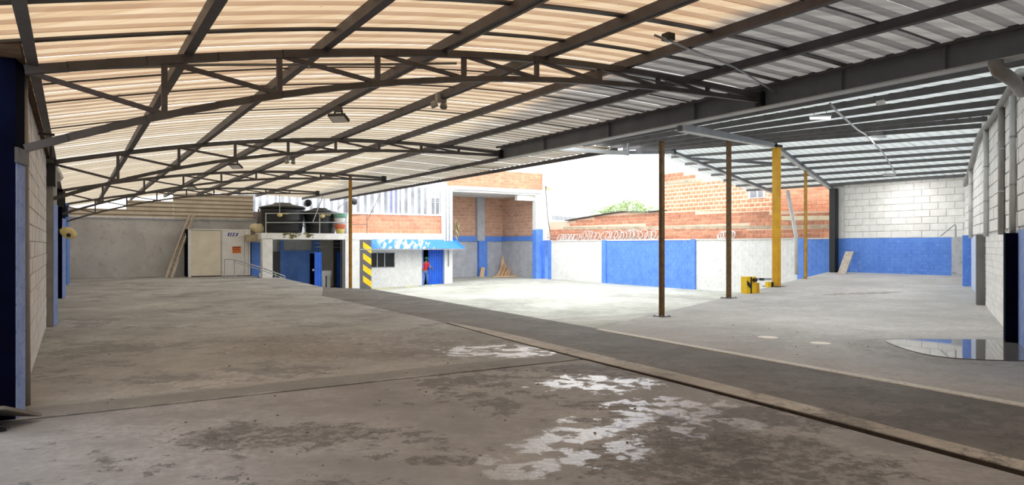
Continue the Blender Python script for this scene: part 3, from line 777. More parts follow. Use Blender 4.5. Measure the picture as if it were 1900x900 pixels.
# ================================================================== COLUMNS
def pole(p, z0, z1, w, mat, lab, base=True, cat='pole', cap=None):
    t = thing('steel_pole', (p[0], p[1], z0), lab, cat)
    m = MB(); c = Vector((p[0], p[1], 0))
    m.box(c - AV * w / 2 - BV * w / 2 + UP * z0, AV * w, BV * w, UP * (z1 - z0)); m.build('shaft', mat, t)
    if base:
        m = MB(); m.box(c - AV * w * 1.6 - BV * w * 1.6 + UP * (z0 - .01), AV * w * 3.2, BV * w * 3.2, UP * .022); m.build('base_plate', steel, t)
        for sa in (-1, 1):
            for sb in (-1, 1):
                m = MB(); m.lathe(c + AV * w * 1.25 * sa + BV * w * 1.25 * sb + UP * (z0 + .01), [(.014, 0), (.014, .03)], 6); m.build('anchor_bolt', galv, t)
    if cap:
        m = MB(); m.box(c - AV * w * .7 - BV * w * .7 + UP * z1, AV * w * 1.4, BV * w * 1.4, UP * cap); m.build('cap_plate', black, t)
    return t
zz = lambda x, y: zb(uy * x + ux * y)
t = pole((3.36, 15.72), 0, 3.94, .09, rust_pole, 'rusty brown pole under the girder, nearest the camera')
t = pole((6.29, 20.33), .07, 4.62, .105, rust_pole, 'rusty brown pole between the girder pole and the yellow column', cap=.12)
t = pole((8.94, 23.68), .21, zr(15.4, 20.16) - .14, .2, yellow, 'thick bright yellow column under the ridge of the right roof', cap=.08)
t = pole((10.89, 25.99), .35, 4.35, .085, yellow_dull, 'thin dull yellow pole just right of the thick yellow column')
t = pole((12.86, 28.0), .45, 3.86, .24, black, 'black steel post where the yard wall meets the blue dado', base=False)
t = pole((-6.23, 27.0), -.72, 4.25, .10, rust_pole if False else plain('ochre_pole_paint', srgb(186, 136, 30), srgb(140, 98, 26), .55, 6, dirt=srgb(96, 66, 30)), 'thin ochre pole beside the water tanks at the yard edge', base=False)
m = MB(); p = Vector((11.62, 28.62, .4)); m.tube([p, p + UP * 1.6 - Vector((.02, 0, 0)), Vector((11.36, 28.9, 3.86))], .075, 12)
tag(m.build('leaning_post', white_pipe, smooth=True), 'slim white pipe post leaning under the outer rafter, behind the yellow column', 'post')
# striped pier at the guardhouse
pb = bof(679, 36.9); t = thing('striped_pier', W(36.9, pb, -.85), 'charcoal pier with yellow diagonal stripes by the blue awning', 'pillar')
b0, b1 = bof(668, 36.9), bof(689, 36.9)
m = MB(); m.box(W(36.9, b0, -.9), AV * .5, BV * (b1 - b0), UP * 2.8); m.build('shaft', stripe_grey, t)
bs0 = bof(673.5, 36.9)
for k in range(5):
    z0 = 1.46 - k * .62
    z1 = z0 + .34
    m = MB(); sl = .34
    m.prism([W(36.9, bs0, z0), W(36.9, b1 + .002, z0 - sl), W(36.9, b1 + .002, z1 - sl), W(36.9, bs0, z1)], -AV * .006); 
    if z0 > -.95: m.build('yellow_stripe', yellow_bright, t)

# ================================================================== PIPES AND CONDUITS
m = MB(); m.tube([Vector((-4.85, 7.0, .0)), Vector((-4.86, 7.0, 1.5)), Vector((-4.88, 7.0, 3.3))], .036, 10)
tag(m.build('downpipe', grey_pipe, smooth=True), 'grey downpipe standing beside the nearest left pillar', 'pipe')
m = MB(); m.tube([Vector((-4.80, 6.75, .9)), Vector((-4.83, 6.75, 3.1)), Vector((-4.80, 6.76, 3.24)), Vector((-4.68, 6.8, 3.3)), Vector((-4.4, 6.85, 3.32)), W(8.05, 1.2, 3.52), W(8.05, 3.2, 3.80), W(8.05, 4.2, 3.95)], .016, 8)
tag(m.build('wall_conduit', grey_pipe, smooth=True), 'thin grey conduit that bends from the left pillar onto the first truss', 'conduit')
pv = thing('drain_pipe', W(6, 13, 4), 'pale drain pipe along the top of the right wall with its big elbow', 'pipe')
wl2 = lambda b, z, off=.09: W(wall_a(b), b, z) + NV * off
m = MB(); m.tube([wl2(12.3, 4.22), wl2(13.2, 4.24), wl2(16.4, 4.25), wl2(19.2, 4.36), wl2(20.2, 4.3), wl2(23.2, 3.75), wl2(24.6, 3.55)], .06, 10); m.build('gutter_pipe', grey_pipe, pv, smooth=True)
e0 = Vector((6.16, 8.92, 3.95)); m = MB()
m.tube([e0, e0 - UP * .06, e0 + Vector((.03, 0, -.13)), e0 + Vector((.12, .02, -.17)), e0 + Vector((.6, .5, -.15)), e0 + Vector((1.3, 1.35, -.1)), wl2(11.6, 3.95), wl2(12.3, 4.22)], .085, 14); m.build('elbow_pipe', grey_pipe, pv, smooth=True)
for b, r, mt, lab, zt in ((14.9, .058, grey_pipe, 'grey vertical pipe on the right wall, nearest the navy pillar', 4.2), (17.9, .052, white_pipe, 'white vertical pipe on the right wall above the grey low pillar', 4.28), (22.6, .05, white_pipe, 'white vertical pipe on the right wall above the blue low pillar', 3.8), (13.35, .05, white_pipe, 'white vertical pipe on the right wall above the navy pillar', 4.1)):
    m = MB(); p = wl2(b, 1.8, .07); m.tube([p, p + UP * (zt - 1.8)], r, 10)
    t = tag(m.build('wall_pipe', mt, smooth=True), lab, 'pipe')
    for z in (2.6, 3.4):
        m = MB(); m.tube([p + UP * (z - 1.8), p + UP * (z - 1.77)], r + .008, 10); m.build('pipe_clip', galv, t)
# conduit that crosses from the girder over the right roof
cpts = []
for x, y, b in ((1540, 181, 11.0), (1552, 206, 12.4), (1590, 240, 16.0), (1606, 250, 19.0), (1640, 285, 21.8), (1662, 322, 24.6)):
    p = on_b(x, y, b); p.z = min(p.z, zr(p.dot(AV), b) - .02); cpts.append(p)
m = MB(); m.tube(cpts, .022, 8); tag(m.build('roof_conduit', galv, smooth=True), 'shiny conduit crossing the purlins under the right roof past the tube lamps', 'conduit')
cp = [on_a(1215, 2, 6.4), on_a(1240, 8, 6.5), on_a(1365, 56, 7.0), on_a(1436, 118, 7.6), on_a(1468, 148, 7.9)]
for p in cp:
    tb = p.dot(BV) - B0; p.z = min(p.z, zcurve(tb) + .03)
m = MB(); m.tube(cp, .016, 8); tag(m.build('roof_conduit', galv, smooth=True), 'shiny conduit crossing the left roof sheets to the girder, near the picture top', 'conduit')
m = MB(); m.box(cp[1] - AV * .05 - BV * .05 + UP * .0, AV * .12, BV * .12, UP * .09); tag(m.build('junction_box', black), 'black junction box on a purlin at the top of the picture', 'box')

# ================================================================== LAMPS
def flood(p, lab, yaw, size=.26, pale=False):
    t = thing('floodlight', p, lab, 'floodlight', 'floodlights under the left roof')
    d = Matrix.Rotation(yaw, 3, 'Z'); X = d @ Vector((1, 0, 0)); Y = d @ Vector((0, 1, 0)); q = V(p)
    m = MB(); m.box(q - X * .06 - Y * .04 + UP * .12, X * .12, Y * .08, UP * .09); m.build('mounting_box', steel, t)
    m = MB()
    for s in (-1, 1): m.box(q + X * s * .07 - X * .012 - Y * .012 + UP * .0, X * .024, Y * .024, UP * .14)
    m.build('bracket', black, t)
    n = (-Y * .45 - UP).normalized(); e = n.cross(X).normalized()
    m = MB(); c = q - X * size / 2 - e * size * .33; m.box(c, X * size, e * size * .66, -n * .045); m.build('housing', black if not pale else grey_pipe, t)
    m = MB(); c = q - X * size * .44 - e * size * .27 + n * .002; m.box(c, X * size * .88, e * size * .54, n * .006); m.build('lens', lens, t)
yawB = math.atan2(ux, uy)
def under(x, t, lab, dz=-.17, **k):
    p = on_b(x, 300, B0 + t); p.z = zcurve(t) + dz; flood(p, lab, **k)
under(628, 4.3, 'black floodlight with white lens under the roof, nearest and most lit', yaw=-.25, dz=-.2, size=.32)
under(437, 4.3, 'second black floodlight along the same purlin, past the second truss', yaw=-.2, size=.34)
under(355, 4.3, 'farthest black floodlight along that purlin, above the ladder', yaw=-.2, size=.36)
def twin(p, lab):
    t = thing('twin_lamp', p, lab, 'emergency lamp', 'twin emergency lamps under the left roof'); q = V(p)
    m = MB(); m.box(q - BV * .09 - AV * .05 + UP * .03, BV * .18, AV * .1, UP * .15); m.build('battery_box', grey_pipe, t)
    for s in (-1, 1):
        m = MB(); m.lathe(q + BV * .11 * s - BV * .05 + UP * .03, [(.03, 0), (.06, -.05), (.065, -.1)], 14, axis=UP + BV * s * .3 + AV * .4); m.build('lamp_head', grey_pipe, t)
for x, lab in ((818, 'grey twin headed emergency lamp under the roof, nearest the first truss'), (541, 'grey twin headed emergency lamp under the roof past the second truss')):
    p = on_b(x, 300, B0 + 5.85); p.z = zcurve(5.85) - .06; twin(p, lab)
for x, y, b, L, lab in ((1522, 218, 13.3, .42, 'lit tube lamp under the right roof, nearest the girder'), (1630, 256, 20.0, .42, 'tube lamp under the ridge of the right roof'), (1650, 324, 24.7, .42, 'tube lamp under the right roof, nearest the back wall')):
    p = on_b(x, y, b); p.z = min(p.z, zr(p.dot(AV), b) - .03)
    t = thing('tube_lamp', p, lab, 'lamp', 'tube lamps of the right roof')
    d = Vector((1, -.15, 0)).normalized(); s = Vector((.15, 1, 0)).normalized()
    m = MB(); m.box(p - d * L / 2 - s * .05 + UP * .03, d * L, s * .1, UP * .035); m.build('housing', flange_grey, t)
    m = MB(); m.tube([p - d * L * .48 + UP * .012, p + d * L * .48 + UP * .012], .028, 8); m.build('tube', tube_lit if b < 14 else lens, t)
    la = bpy.data.lights.new('tube_light', 'AREA'); la.shape = 'RECTANGLE'; la.size = L; la.size_y = .08; la.energy = 22 if b < 21 else 15; la.color = (1, .98, .95)
    lo_ = bpy.data.objects.new('tube_light', la); COL.objects.link(lo_); place(lo_, p - UP * .04, t); lo_.rotation_euler = (0, 0, math.atan2(d.y, d.x))
    for e in (-1, 1):
        m = MB(); q = p + d * L * .3 * e; m.tube([q + UP * .06, q + UP * .22], .006, 5); m.build('hanger', steel, t)
m = MB(); p = on_b(1632, 171, 11.0); p.z = 3.93; m.box(p - AV * .06, AV * .12, BV * .06, -UP * .07); tag(m.build('sensor_box', white), 'small white box fixed under the girder flange', 'box')
# lamps and bits on the left wall
t = thing('wall_lamp', on_b(120, 432, -.15), 'aged cream shell shaped lamp sticking out beyond the third left pillar', 'lamp')
p = on_b(116, 424, -.22)
q = Vector((-13.2, 20.5, 2.05)); X = Vector((.9, -.1, -.35)).normalized()
m = MB(); m.lathe(q, [(.03, 0), (.1, .05), (.16, .18), (.17, .30), (.12, .42), (.07, .5)], 16, axis=X); m.build('shade', lamp_cream, t, smooth=True)
m = MB(); m.lathe(q + X * .36 + UP * -.03 + Vector((0, -.13, 0)), [(.06, 0), (.055, .03)], 12, axis=Vector((.2, -1, .1))); m.build('mouth', black, t)
m = MB(); m.tube([q, q - X * .3 - UP * .1], .02, 6); m.build('arm', steel, t)
q = on_b(97, 327, -.2); q = W(17.0, -.28, 3.18)
m = MB(); m.prism([q, q + Vector((.08, .03, -.2)), q + Vector((.01, .02, -.28)), q + Vector((-.05, 0, -.07))], Vector((.02, .05, 0)))
tag(m.build('hanging_plate', white), 'small white triangular plate hanging beside the second left pillar', 'plate')
q = W(9.1, -.40, 2.62)
m = MB(); m.box(q, AV * .24, BV * .008, UP * .16); m.box(q + AV * .05 - UP * .1, AV * .12, BV * .007, UP * .12)
tag(m.build('paper_notice', white), 'torn white paper notice on the left wall beside the downpipe', 'notice')
m = MB(); q = W(11.0, -.38, 3.05)
m.beam(q, q + BV * .18, .03, .03); m.beam(q - UP * .16, q + BV * .18 - UP * .05, .025, .025); m.beam(q + AV * .9, q + AV * .9 + BV * .2, .03, .03); m.beam(q + AV * .9 + BV * .12, q + AV * .9 + BV * .12 - UP * .25, .03, .03)
tag(m.build('wall_bracket', black), 'small black steel brackets high on the left wall near the roof edge', 'bracket')

# board and black bag at the foot of the nearest pillar
m = MB(); m.hexa([Vector((-4.95, 6.0, .17)), Vector((-4.36, 6.02, .19)), Vector((-4.28, 6.38, .04)), Vector((-4.9, 6.4, .04))], [Vector((-4.95, 6.0, .20)), Vector((-4.36, 6.02, .22)), Vector((-4.28, 6.38, .07)), Vector((-4.9, 6.4, .07))])
tag(m.build('loose_board', board_grey), 'grey board lying tilted over a black bag at the foot of the left pillar', 'board')
m = MB(); c = Vector((-4.66, 6.02, 0)); nz = 12
for i in range(9):
    zz_ = i / 8; rr = .27 * math.sqrt(max(0, 1 - (zz_ * 1.0) ** 2)) + .02
    for j in range(nz):
        th = 6.283 * j / nz; w_ = 1 + .14 * math.sin(3 * th + i) + random.uniform(-.06, .06)
        m.v.append(c + Vector((math.cos(th) * rr * w_, math.sin(th) * rr * .55 * w_, .165 * zz_)))
for i in range(8):
    for j in range(nz): m.f.append((i * nz + j, i * nz + (j + 1) % nz, (i + 1) * nz + (j + 1) % nz, (i + 1) * nz + j))
m.f.append(tuple(8 * nz + j for j in range(nz)))
tag(m.build('plastic_bag', bag_black, smooth=True), 'crumpled black plastic bag under the grey board by the left pillar', 'bag')

# ================================================================== FAR END OF THE LEFT HALL
# ladder
lf = Vector((-16.95, 34.6, 0)); lt = on_a(356, 399, 39.55)
t = thing('ladder', lf, 'long pale wooden ladder leaning on the grey back wall', 'ladder')
sd = Vector((.24, .08, 0))
for s in (-.5, .5):
    m = MB(); m.beam(lf + sd * s, lt + sd * s * .75, .09, .1); m.build('stile', wood_grey, t)
for k in range(1, 13):
    f = k / 13; m = MB(); w = 1 - .25 * f; c = lf.lerp(lt, f); m.tube([c - sd * .5 * w, c + sd * .5 * w], .018, 6); m.build('rung', wood_grey, t)
# panel shed
s0, s1 = bof(349, 38.3), bof(465, 38.3); sm_ = bof(410.5, 38.3)
t = thing('panel_shed', W(38.3, (s0 + s1) / 2, 0), 'beige and pale grey panel cabin standing against the grey back wall', 'cabin')
HS = 2.42
m = MB(); m.box(W(38.34, s0, 0), AV * 1.35, BV * (s1 - s0), UP * HS); m.build('carcass', blue_dark, t)
m = MB(); m.box(W(38.3, s0 + .12, .05), AV * .05, BV * (sm_ - s0 - .14), UP * (HS - .12)); m.build('front_panel', beige_panel, t)
m = MB(); m.box(W(38.28, sm_, .03), AV * .07, BV * (s1 - sm_ - .02), UP * (HS - .06)); dp = m.build('door', silver_panel, t)
m = MB()
for b_ in (sm_ + .03, s1 - .32, s1 - .12): m.box(W(38.27, b_, .05), AV * .01, BV * .015, UP * (HS - .12))
m.build('door_seam', plain('seam_grey', srgb(150, 146, 140), None, .6), dp)
m = MB(); m.box(W(38.25, s0, 0), AV * .1, BV * .13, UP * HS); m.box(W(38.25, s0, HS - .05), AV * .1, BV * (s1 - s0), UP * .05); m.build('white_trim', white, t)
pc = on_a(431, 435, 38.27)
def disc_face(c, rx, rz, n=24): return [c + BV * math.cos(6.283 * k / n) * rx + UP * math.sin(6.283 * k / n) * rz for k in range(n)]
sp = thing('emblem_sign', pc, 'small white oval emblem sign with slanted blue marks on the pale cabin door', 'sign')
m = MB(); m.prism(disc_face(pc - AV * .005, .42, .14), -AV * .008); m.build('plate', sign_white, sp)
m = MB()
for bx_, w_, hh in ((-.25, .07, .14), (-.13, .05, .14), (0, .06, .14), (.16, .08, .14)):
    q = pc - AV * .016 + BV * bx_ - UP * hh / 2; m.prism([q, q + BV * w_, q + BV * (w_ + .07) + UP * hh, q + BV * .07 + UP * hh], -AV * .003)
for s in (-.085, .06):
    q = pc - AV * .0165 - BV * .22 + UP * s; m.box(q, BV * .42, -AV * .002, UP * .022)
m.build('emblem_mark', ink, sp)
po = on_a(439, 463.5, 38.27)
os_ = thing('orange_notice', po, 'small orange printed notice on the pale cabin door', 'notice')
m = MB(); m.box(po - BV * .21 - UP * .17 - AV * .012, BV * .42, AV * .01, UP * .34); m.build('sheet', orange_sign, os_)
m = MB(); m.box(po - BV * .20 + UP * .10 - AV * .015, BV * .38, AV * .003, UP * .05)
for k in range(4): m.box(po - BV * (.18 - k * .09) + UP * (-.01 - .03 * (k % 2)) - AV * .015, BV * .06, AV * .003, UP * .08)
for k in range(3): m.box(po - BV * (.16 - k * .1) - UP * .12 - AV * .015, BV * .05, AV * .003, UP * .05)
m.build('print_mark', ink_brown, os_)
# handrail beside the ramp
t = thing('handrail', W(35.6, 6.2, 0), 'grey steel handrail going down the ramp in front of the pale cabin door', 'handrail')
rp = [(6.15, .93), (6.55, .93), (8.05, .42), (8.95, .06)]
m = MB(); m.tube([W(35.6, b, z) for b, z in rp], .03, 8); m.build('top_rail', galv, t)
m = MB(); m.tube([W(35.6, b, z - .12) for b, z in rp[1:]], .02, 8); m.build('mid_rail', galv, t)
for b, z, zl in ((6.15, .93, 0), (6.6, .9, -.1), (8.5, .26, -.6), (8.95, .06, -.65)):
    m = MB(); m.tube([W(35.6, b, zl), W(35.6, b, z)], .028, 8); m.build('post', galv, t)

# ================================================================== TANK BUILDING
FA_ = 36.9
tb = thing('tank_house', W(38, 10.5, -.8), 'white framed open utility room with a flat slab, below the black water tanks', 'building')
b465, b487, b506, b655 = bof(465, FA_), bof(487, FA_), bof(506, FA_), bof(692, FA_)
m = MB(); m.box(W(FA_, b487 - .05, 1.90), AV * 5, BV * (b655 - b487), UP * .33); m.build('roof_slab', white, tb)
m = MB(); m.box(W(FA_ + .8, b465, 1.78), AV * 4.2, BV * (b487 - b465 - .06), UP * .36); m.build('slab_end', concrete_band, tb)
m = MB()
for k in range(26):
    b_ = random.uniform(bof(525, FA_), bof(582, FA_)); z_ = random.uniform(1.98, 2.22); s = random.uniform(.05, .16)
    m.prism([W(FA_ - .002, b_ + s * math.cos(j) * random.uniform(.7, 1.5), z_ + s * .5 * math.sin(j)) for j in range(6)], -AV * .004)
q = m.build('mould_stain', moss_dark, tb); q['kind'] = 'stuff'
m = MB(); m.box(W(FA_, b487, -.9), AV * .45, BV * (b506 - b487), UP * 2.85); m.build('column', white, tb)
m = MB(); m.box(W(FA_ + .05, bof(636, FA_), -.9), AV * .4, BV * (bof(641, FA_) - bof(636, FA_)), UP * 2.85); m.build('jamb', stripe_grey, tb)
m = MB(); m.box(W(FA_ + .02, bof(641, FA_), -.9), AV * .4, BV * (bof(668, FA_) - bof(641, FA_)), UP * 2.85); m.build('side_wall', white, tb)
# room inside
ra = 40.2
m = MB(); m.box(W(ra, 8.0, -.95), AV * .2, BV * 6.2, UP * 2.9); m.build('rear_wall', plain('room_cream', srgb(240, 236, 226), srgb(226, 222, 212), .8, 2), tb)
m = MB(); m.box(W(ra - .3, bof(516, ra), -.95), AV * .25, BV * (bof(592, ra) - bof(516, ra)), UP * (za(465, 550, ra) + .95)); m.build('blue_partition', blue, tb)
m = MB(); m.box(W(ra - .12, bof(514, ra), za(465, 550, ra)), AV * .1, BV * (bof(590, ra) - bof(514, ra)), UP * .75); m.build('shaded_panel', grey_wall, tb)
for x0, x1 in ((517, 523), (577, 590)):
    m = MB(); m.box(W(ra - .36, bof(x0, ra), -.95), AV * .08, BV * (bof(x1, ra) - bof(x0, ra)), UP * 2.8); m.build('blue_post', blue, tb)
m = MB(); m.box(W(ra - .7, bof(500, ra), -.95), AV * .3, BV * (bof(514, ra) - bof(500, ra)), UP * 2.2); m.build('dark_opening', black, tb)  # black box paints in the shade of the dark opening
m = MB(); m.box(W(39.0, bof(466, 39), -.9), AV * .2, BV * (bof(487, 39) - bof(466, 39)), UP * 2.66); m.build('blue_side_door', blue, tb)
m = MB(); m.box(W(38.96, bof(480, 39), -.1), AV * .04, BV * .16, UP * .2); m.build('switch_box', white, tb)
m = MB()
for z_ in (1.5, 1.72): m.tube([W(38.6, bof(585, 38.6), z_), W(38.6, bof(636, 38.6), z_ - .02)], .02, 6)
m.build('cross_pipe', galv, tb)
da = 37.6
t = thing('blue_door', W(da, bof(590, da), -.8), 'bright blue ribbed metal door standing open in the utility room', 'door')
ribbed(W(da, bof(583.5, da)), BV, -AV, bof(597, da) - bof(583.5, da), -.85, za(468, 590, da), blue_door, 'leaf', t, .13, .02)
m = MB(); q = on_a(580, 501, da) - AV * .08; m.lathe(q, [(.05, 0), (.06, .03), (.03, .05)], 10, axis=-AV); m.build('door_knob', galv, t)
m = MB(); m.box(W(da + .02, bof(575, da + 1.1), -.85), AV * 1.1, BV * .05, UP * 2.0); m.build('door_edge', blue_dark, t)
t = thing('wash_sink', W(38.6, bof(606, 38.6), -.9), 'white tiled wash sink against the wall right of the blue door', 'sink')
x0, x1 = bof(597, 38.4), bof(615, 38.4)
m = MB(); m.box(W(38.4, x0, -.12), AV * .6, BV * (x1 - x0), UP * .3); m.build('basin', white, t)
for b_ in (x0 + .02, x1 - .25):
    m = MB(); m.box(W(38.42, b_, -.9), AV * .5, BV * .2, UP * .78); m.build('pedestal', white, t)
t = thing('blue_door', W(39, bof(629, 39), -.9), 'narrow blue ribbed door leaf at the right end of the utility room', 'door')
ribbed(W(39, bof(625, 39)), BV, -AV, bof(633, 39) - bof(625, 39), -.9, za(467, 629, 39), blue_door, 'leaf', t, .1, .02)
m = MB(); m.box(W(39.0, bof(633, 39), -.9), AV * .08, BV * .06, UP * 2.1); m.build('frame', blue_dark, t)

# tanks
def tank(cx, a, rad, h, lab):
    b = bof(cx, a); z0 = 2.23
    t = thing('water_tank', W(a, b, z0), lab, 'water tank', 'black water tanks on the flat slab')
    m = MB(); m.lathe(W(a, b, z0), [(rad * .86, 0), (rad * .9, h * .1), (rad * .95, h * .5), (rad * .97, h * .52), (rad * .97, h * .56), (rad * .98, h * .8), (rad * 1.0, h * .86), (rad * 1.0, h)], 40); m.build('body', black_plastic, t, smooth=True)
    m = MB(); m.lathe(W(a, b, z0 + h), [(rad * 1.06, 0), (rad * 1.07, .05), (rad * .95, .12), (rad * .45, .24), (rad * .4, .3), (rad * .1, .32)], 40); m.build('lid', black_plastic, t, smooth=True)
    m = MB()
    for q in (.3, .62): m.lathe(W(a, b, z0 + h * q), [(rad * .955, 0), (rad * .985, .03), (rad * .955, .06)], 40)
    m.build('hoop', black_plastic, t, smooth=True)
tank(524, 38.6, 1.13, 1.34, 'large black water tank, the left and taller one on the slab')
tank(594, 38.6, .92, 1.12, 'smaller black water tank, the right one beside the flower pots')
m = MB(); c = on_a(571, 377, 39.3); m.lathe(c, [(.15, -.22), (.2, -.1), (.2, .1), (.12, .24)], 14, axis=Vector((.5, -.6, .2))); tag(m.build('black_drum', black_plastic, smooth=True), 'small black drum perched between the two water tanks', 'drum')
# railing on the slab
t = thing('slab_railing', W(37.0, 10.6, 2.23), 'thin white railing along the slab edge in front of the tanks', 'railing')
bl, br = bof(493, 37.0), bof(651, 37.0)
for y in (396, 413):
    m = MB(); m.tube([W(37.0, bl, za(y, 493, 37)), W(37.0, br, za(y, 640, 37) + .02)], .025, 8); m.build('rail', galv, t)
for x in (493, 593, 650):
    m = MB(); b_ = bof(x, 37.0); m.tube([W(37.0, b_, 2.23), W(37.0, b_, za(395, x, 37))], .03, 8); m.build('post', galv, t)
for x, y in ((519, 398), (598, 400)):
    c = on_a(x, y, 36.85); t = thing('rail_lamp', c, 'little cream lamp on the slab railing, the %s one' % ('left' if x < 550 else 'right'), 'lamp', 'cream lamps on the slab railing')
    m = MB(); m.lathe(c, [(.05, -.12), (.14, -.06), (.12, .02), (.03, .08)], 12); m.build('shade', lamp_cream, t, smooth=True)
    m = MB(); m.tube([c + UP * .06, c + UP * (1.0 if x < 550 else .1)], .02, 6); m.build('stem', galv, t)
    m = MB(); m.box(c - BV * .05 + UP * .03, BV * .5, AV * .04, UP * .03); m.build('arm', lamp_cream, t)
t = thing('stay_rod', on_a(634, 415, 36.8), 'thin grey slanting rod from the slab railing up to the roof edge', 'rod')
m = MB(); m.tube([on_a(580, 413, 36.85), on_a(600, 362, 36.85)], .025, 6); m.build('rod', galv, t)
m = MB(); m.tube([on_a(640, 412, 36.85), on_a(652, 372, 36.85)], .02, 6); m.build('second_rod', galv, t)
# flower pots
c = on_a(631, 433, 37.6); c.z = 2.23
t = thing('flower_pot', c, 'terracotta pot with a pale rim standing on the slab beside the smaller tank', 'pot')
m = MB(); m.lathe(c, [(.2, 0), (.25, .22), (.26, .26)], 18); m.build('lower_half', plain('ochre_glaze', srgb(206, 190, 110), srgb(186, 166, 96), .6, 8), t, smooth=True)
m = MB(); m.lathe(c + UP * .26, [(.26, 0), (.3, .2), (.3, .24), (.27, .24)], 18); m.build('rim', terracotta, t, smooth=True)
c2 = c + UP * .5
t = thing('flower_pot', c2, 'sea green bucket stacked on top of the terracotta pot', 'pot')
m = MB(); m.lathe(c2, [(.24, 0), (.3, .3), (.32, .36)], 18); m.build('lower_half', white, t, smooth=True)
m = MB(); m.lathe(c2 + UP * .36, [(.33, 0), (.38, .22), (.36, .24)], 18); m.build('rim', pot_green, t, smooth=True)
# cream drum and clutter at the slab end
c = on_a(478, 424, 38.6)
t = thing('cream_drum', c, 'cream oval drum lying on its side at the left end of the slab', 'drum')
m = MB(); m.lathe(c - BV * .42, [(.06, 0), (.2, .06), (.26, .25), (.27, .5), (.22, .74), (.06, .84)], 20, axis=BV); m.build('body', cream, t, smooth=True)
m = MB(); m.lathe(c - BV * .0 + UP * .25, [(.07, 0), (.07, .04)], 12); m.build('cap', steel, t)
m = MB(); c = on_a(474, 405, 40.4); m.hexa([c + Vector((x, y, -.4)) for x, y in ((-.4, -.3), (.55, -.25), (.5, .3), (-.35, .3))], [c + Vector((x, y, .35)) for x, y in ((-.3, -.2), (.5, -.2), (.42, .25), (-.3, .22))]); m.tube([c + Vector((.3, -.35, -.4)), c + Vector((.3, -.35, .5))], .04)
tag(m.build('scrap_bundle', plain('rusty_scrap', srgb(92, 78, 70), srgb(58, 48, 44), .8, 9)), 'dark rusty scrap heaped behind the cream drum', 'scrap')
# rear cladding behind the tanks
def stripe_mat():
    m, n, l, b = nodes_of('striped_cladding'); p = position(n)
    fr = math_(n, l, 'FRACT', math_(n, l, 'DIVIDE', dotv(n, l, p, tuple(BV)), .42))
    nz = noise(n, l, .9, 3, p)
    f = math_(n, l, 'MULTIPLY', maprange(n, l, fr, .5, .56), maprange(n, l, nz, .3, .7, .5, 1.0))
    l.new(mixc(n, l, f, srgb(214, 217, 220), srgb(126, 128, 134)), b.inputs['Base Color']); b.inputs['Roughness'].default_value = .5
    return m
stripe_clad = stripe_mat()
wc = struct(empty('wall_cladding', W(41.6, 10, 2)))
b_ = 7.9; k = 0
while b_ < 15.2:
    ribbed(W(41.9, b_), BV, -AV, 1.0, 1.9, 4.8, (cladding_grey, stripe_clad, stripe_clad, cladding_grey)[k % 4] if b_ < 10.4 else stripe_clad, 'cladding_sheet', wc, .25, .04); b_ += 1.02; k += 1
# lamp on the facade
c = on_a(672, 372, 37.6); t = thing('spot_lamp', c, 'dark cone shaped spot lamp on a thin arm above the flower pots', 'lamp')
c = on_a(659, 372, 37.5)
m = MB(); m.lathe(c, [(.04, -.16), (.08, -.05), (.2, .14), (.21, .16)], 14, axis=Vector((-.3, -.8, -.4))); m.build('shade', steel, t, smooth=True)
m = MB(); m.tube([c, c + BV * -.5 - UP * .05, c - BV * 1.0 - UP * .5], .025, 6); m.build('arm', galv, t)

# ================================================================== GUARDHOUSE
ga = 37.9
gh = thing('guardhouse', W(ga, 16.5, -.85), 'small white guardhouse with a sliding window and a blue awning', 'building')
B_ = lambda x: bof(x, ga); Z_ = lambda y, x: za(y, x, ga)
gw = white_block
def front(x0, x1, z0, z1, name='front_wall', mat=white, a=ga, t_=.18):
    m = MB(); m.box(W(a, bof(x0, ga), z0), AV * t_, BV * (bof(x1, ga) - bof(x0, ga)), UP * (z1 - z0)); return m.build(name, mat, gh)
zt, zbase = 1.95, -.95
zw0, zw1 = Z_(497, 712), Z_(468, 712); zd1 = Z_(463.5, 800)
front(655, 676, zbase, zt); front(676, 733, zbase, zw0, 'sill_wall'); front(676, 733, zw1, zt, 'lintel'); front(733, 783, zbase, zt); front(783, 823, zd1, zt, 'lintel'); front(823, 838, zbase, 5.15, 'corner_pillar', white, ga - .12, .5)
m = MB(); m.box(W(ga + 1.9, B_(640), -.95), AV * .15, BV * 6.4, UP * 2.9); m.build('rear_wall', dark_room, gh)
m = MB(); m.box(W(ga, B_(655), 1.9), AV * 3, BV * (B_(838) - B_(655)), UP * .38); m.build('roof_slab', white, gh)
m = MB(); m.box(W(ga + .1, B_(655), -.9), AV * 1.9, BV * (B_(838) - B_(655)), UP * .08); m.build('inner_floor', floor_yard, gh)
mm = MB(); z = -.72; r = 0
while z < 1.2:
    u = B_(735) + (.2 if r % 2 else 0)
    while u < B_(781): mm.box(W(ga - .006, u, z + .01), AV * .01, BV * min(.38, B_(782) - u), UP * .19); u += .4
    z += .21; r += 1
q = mm.build('painted_bricks', white, gh); q['kind'] = 'stuff'
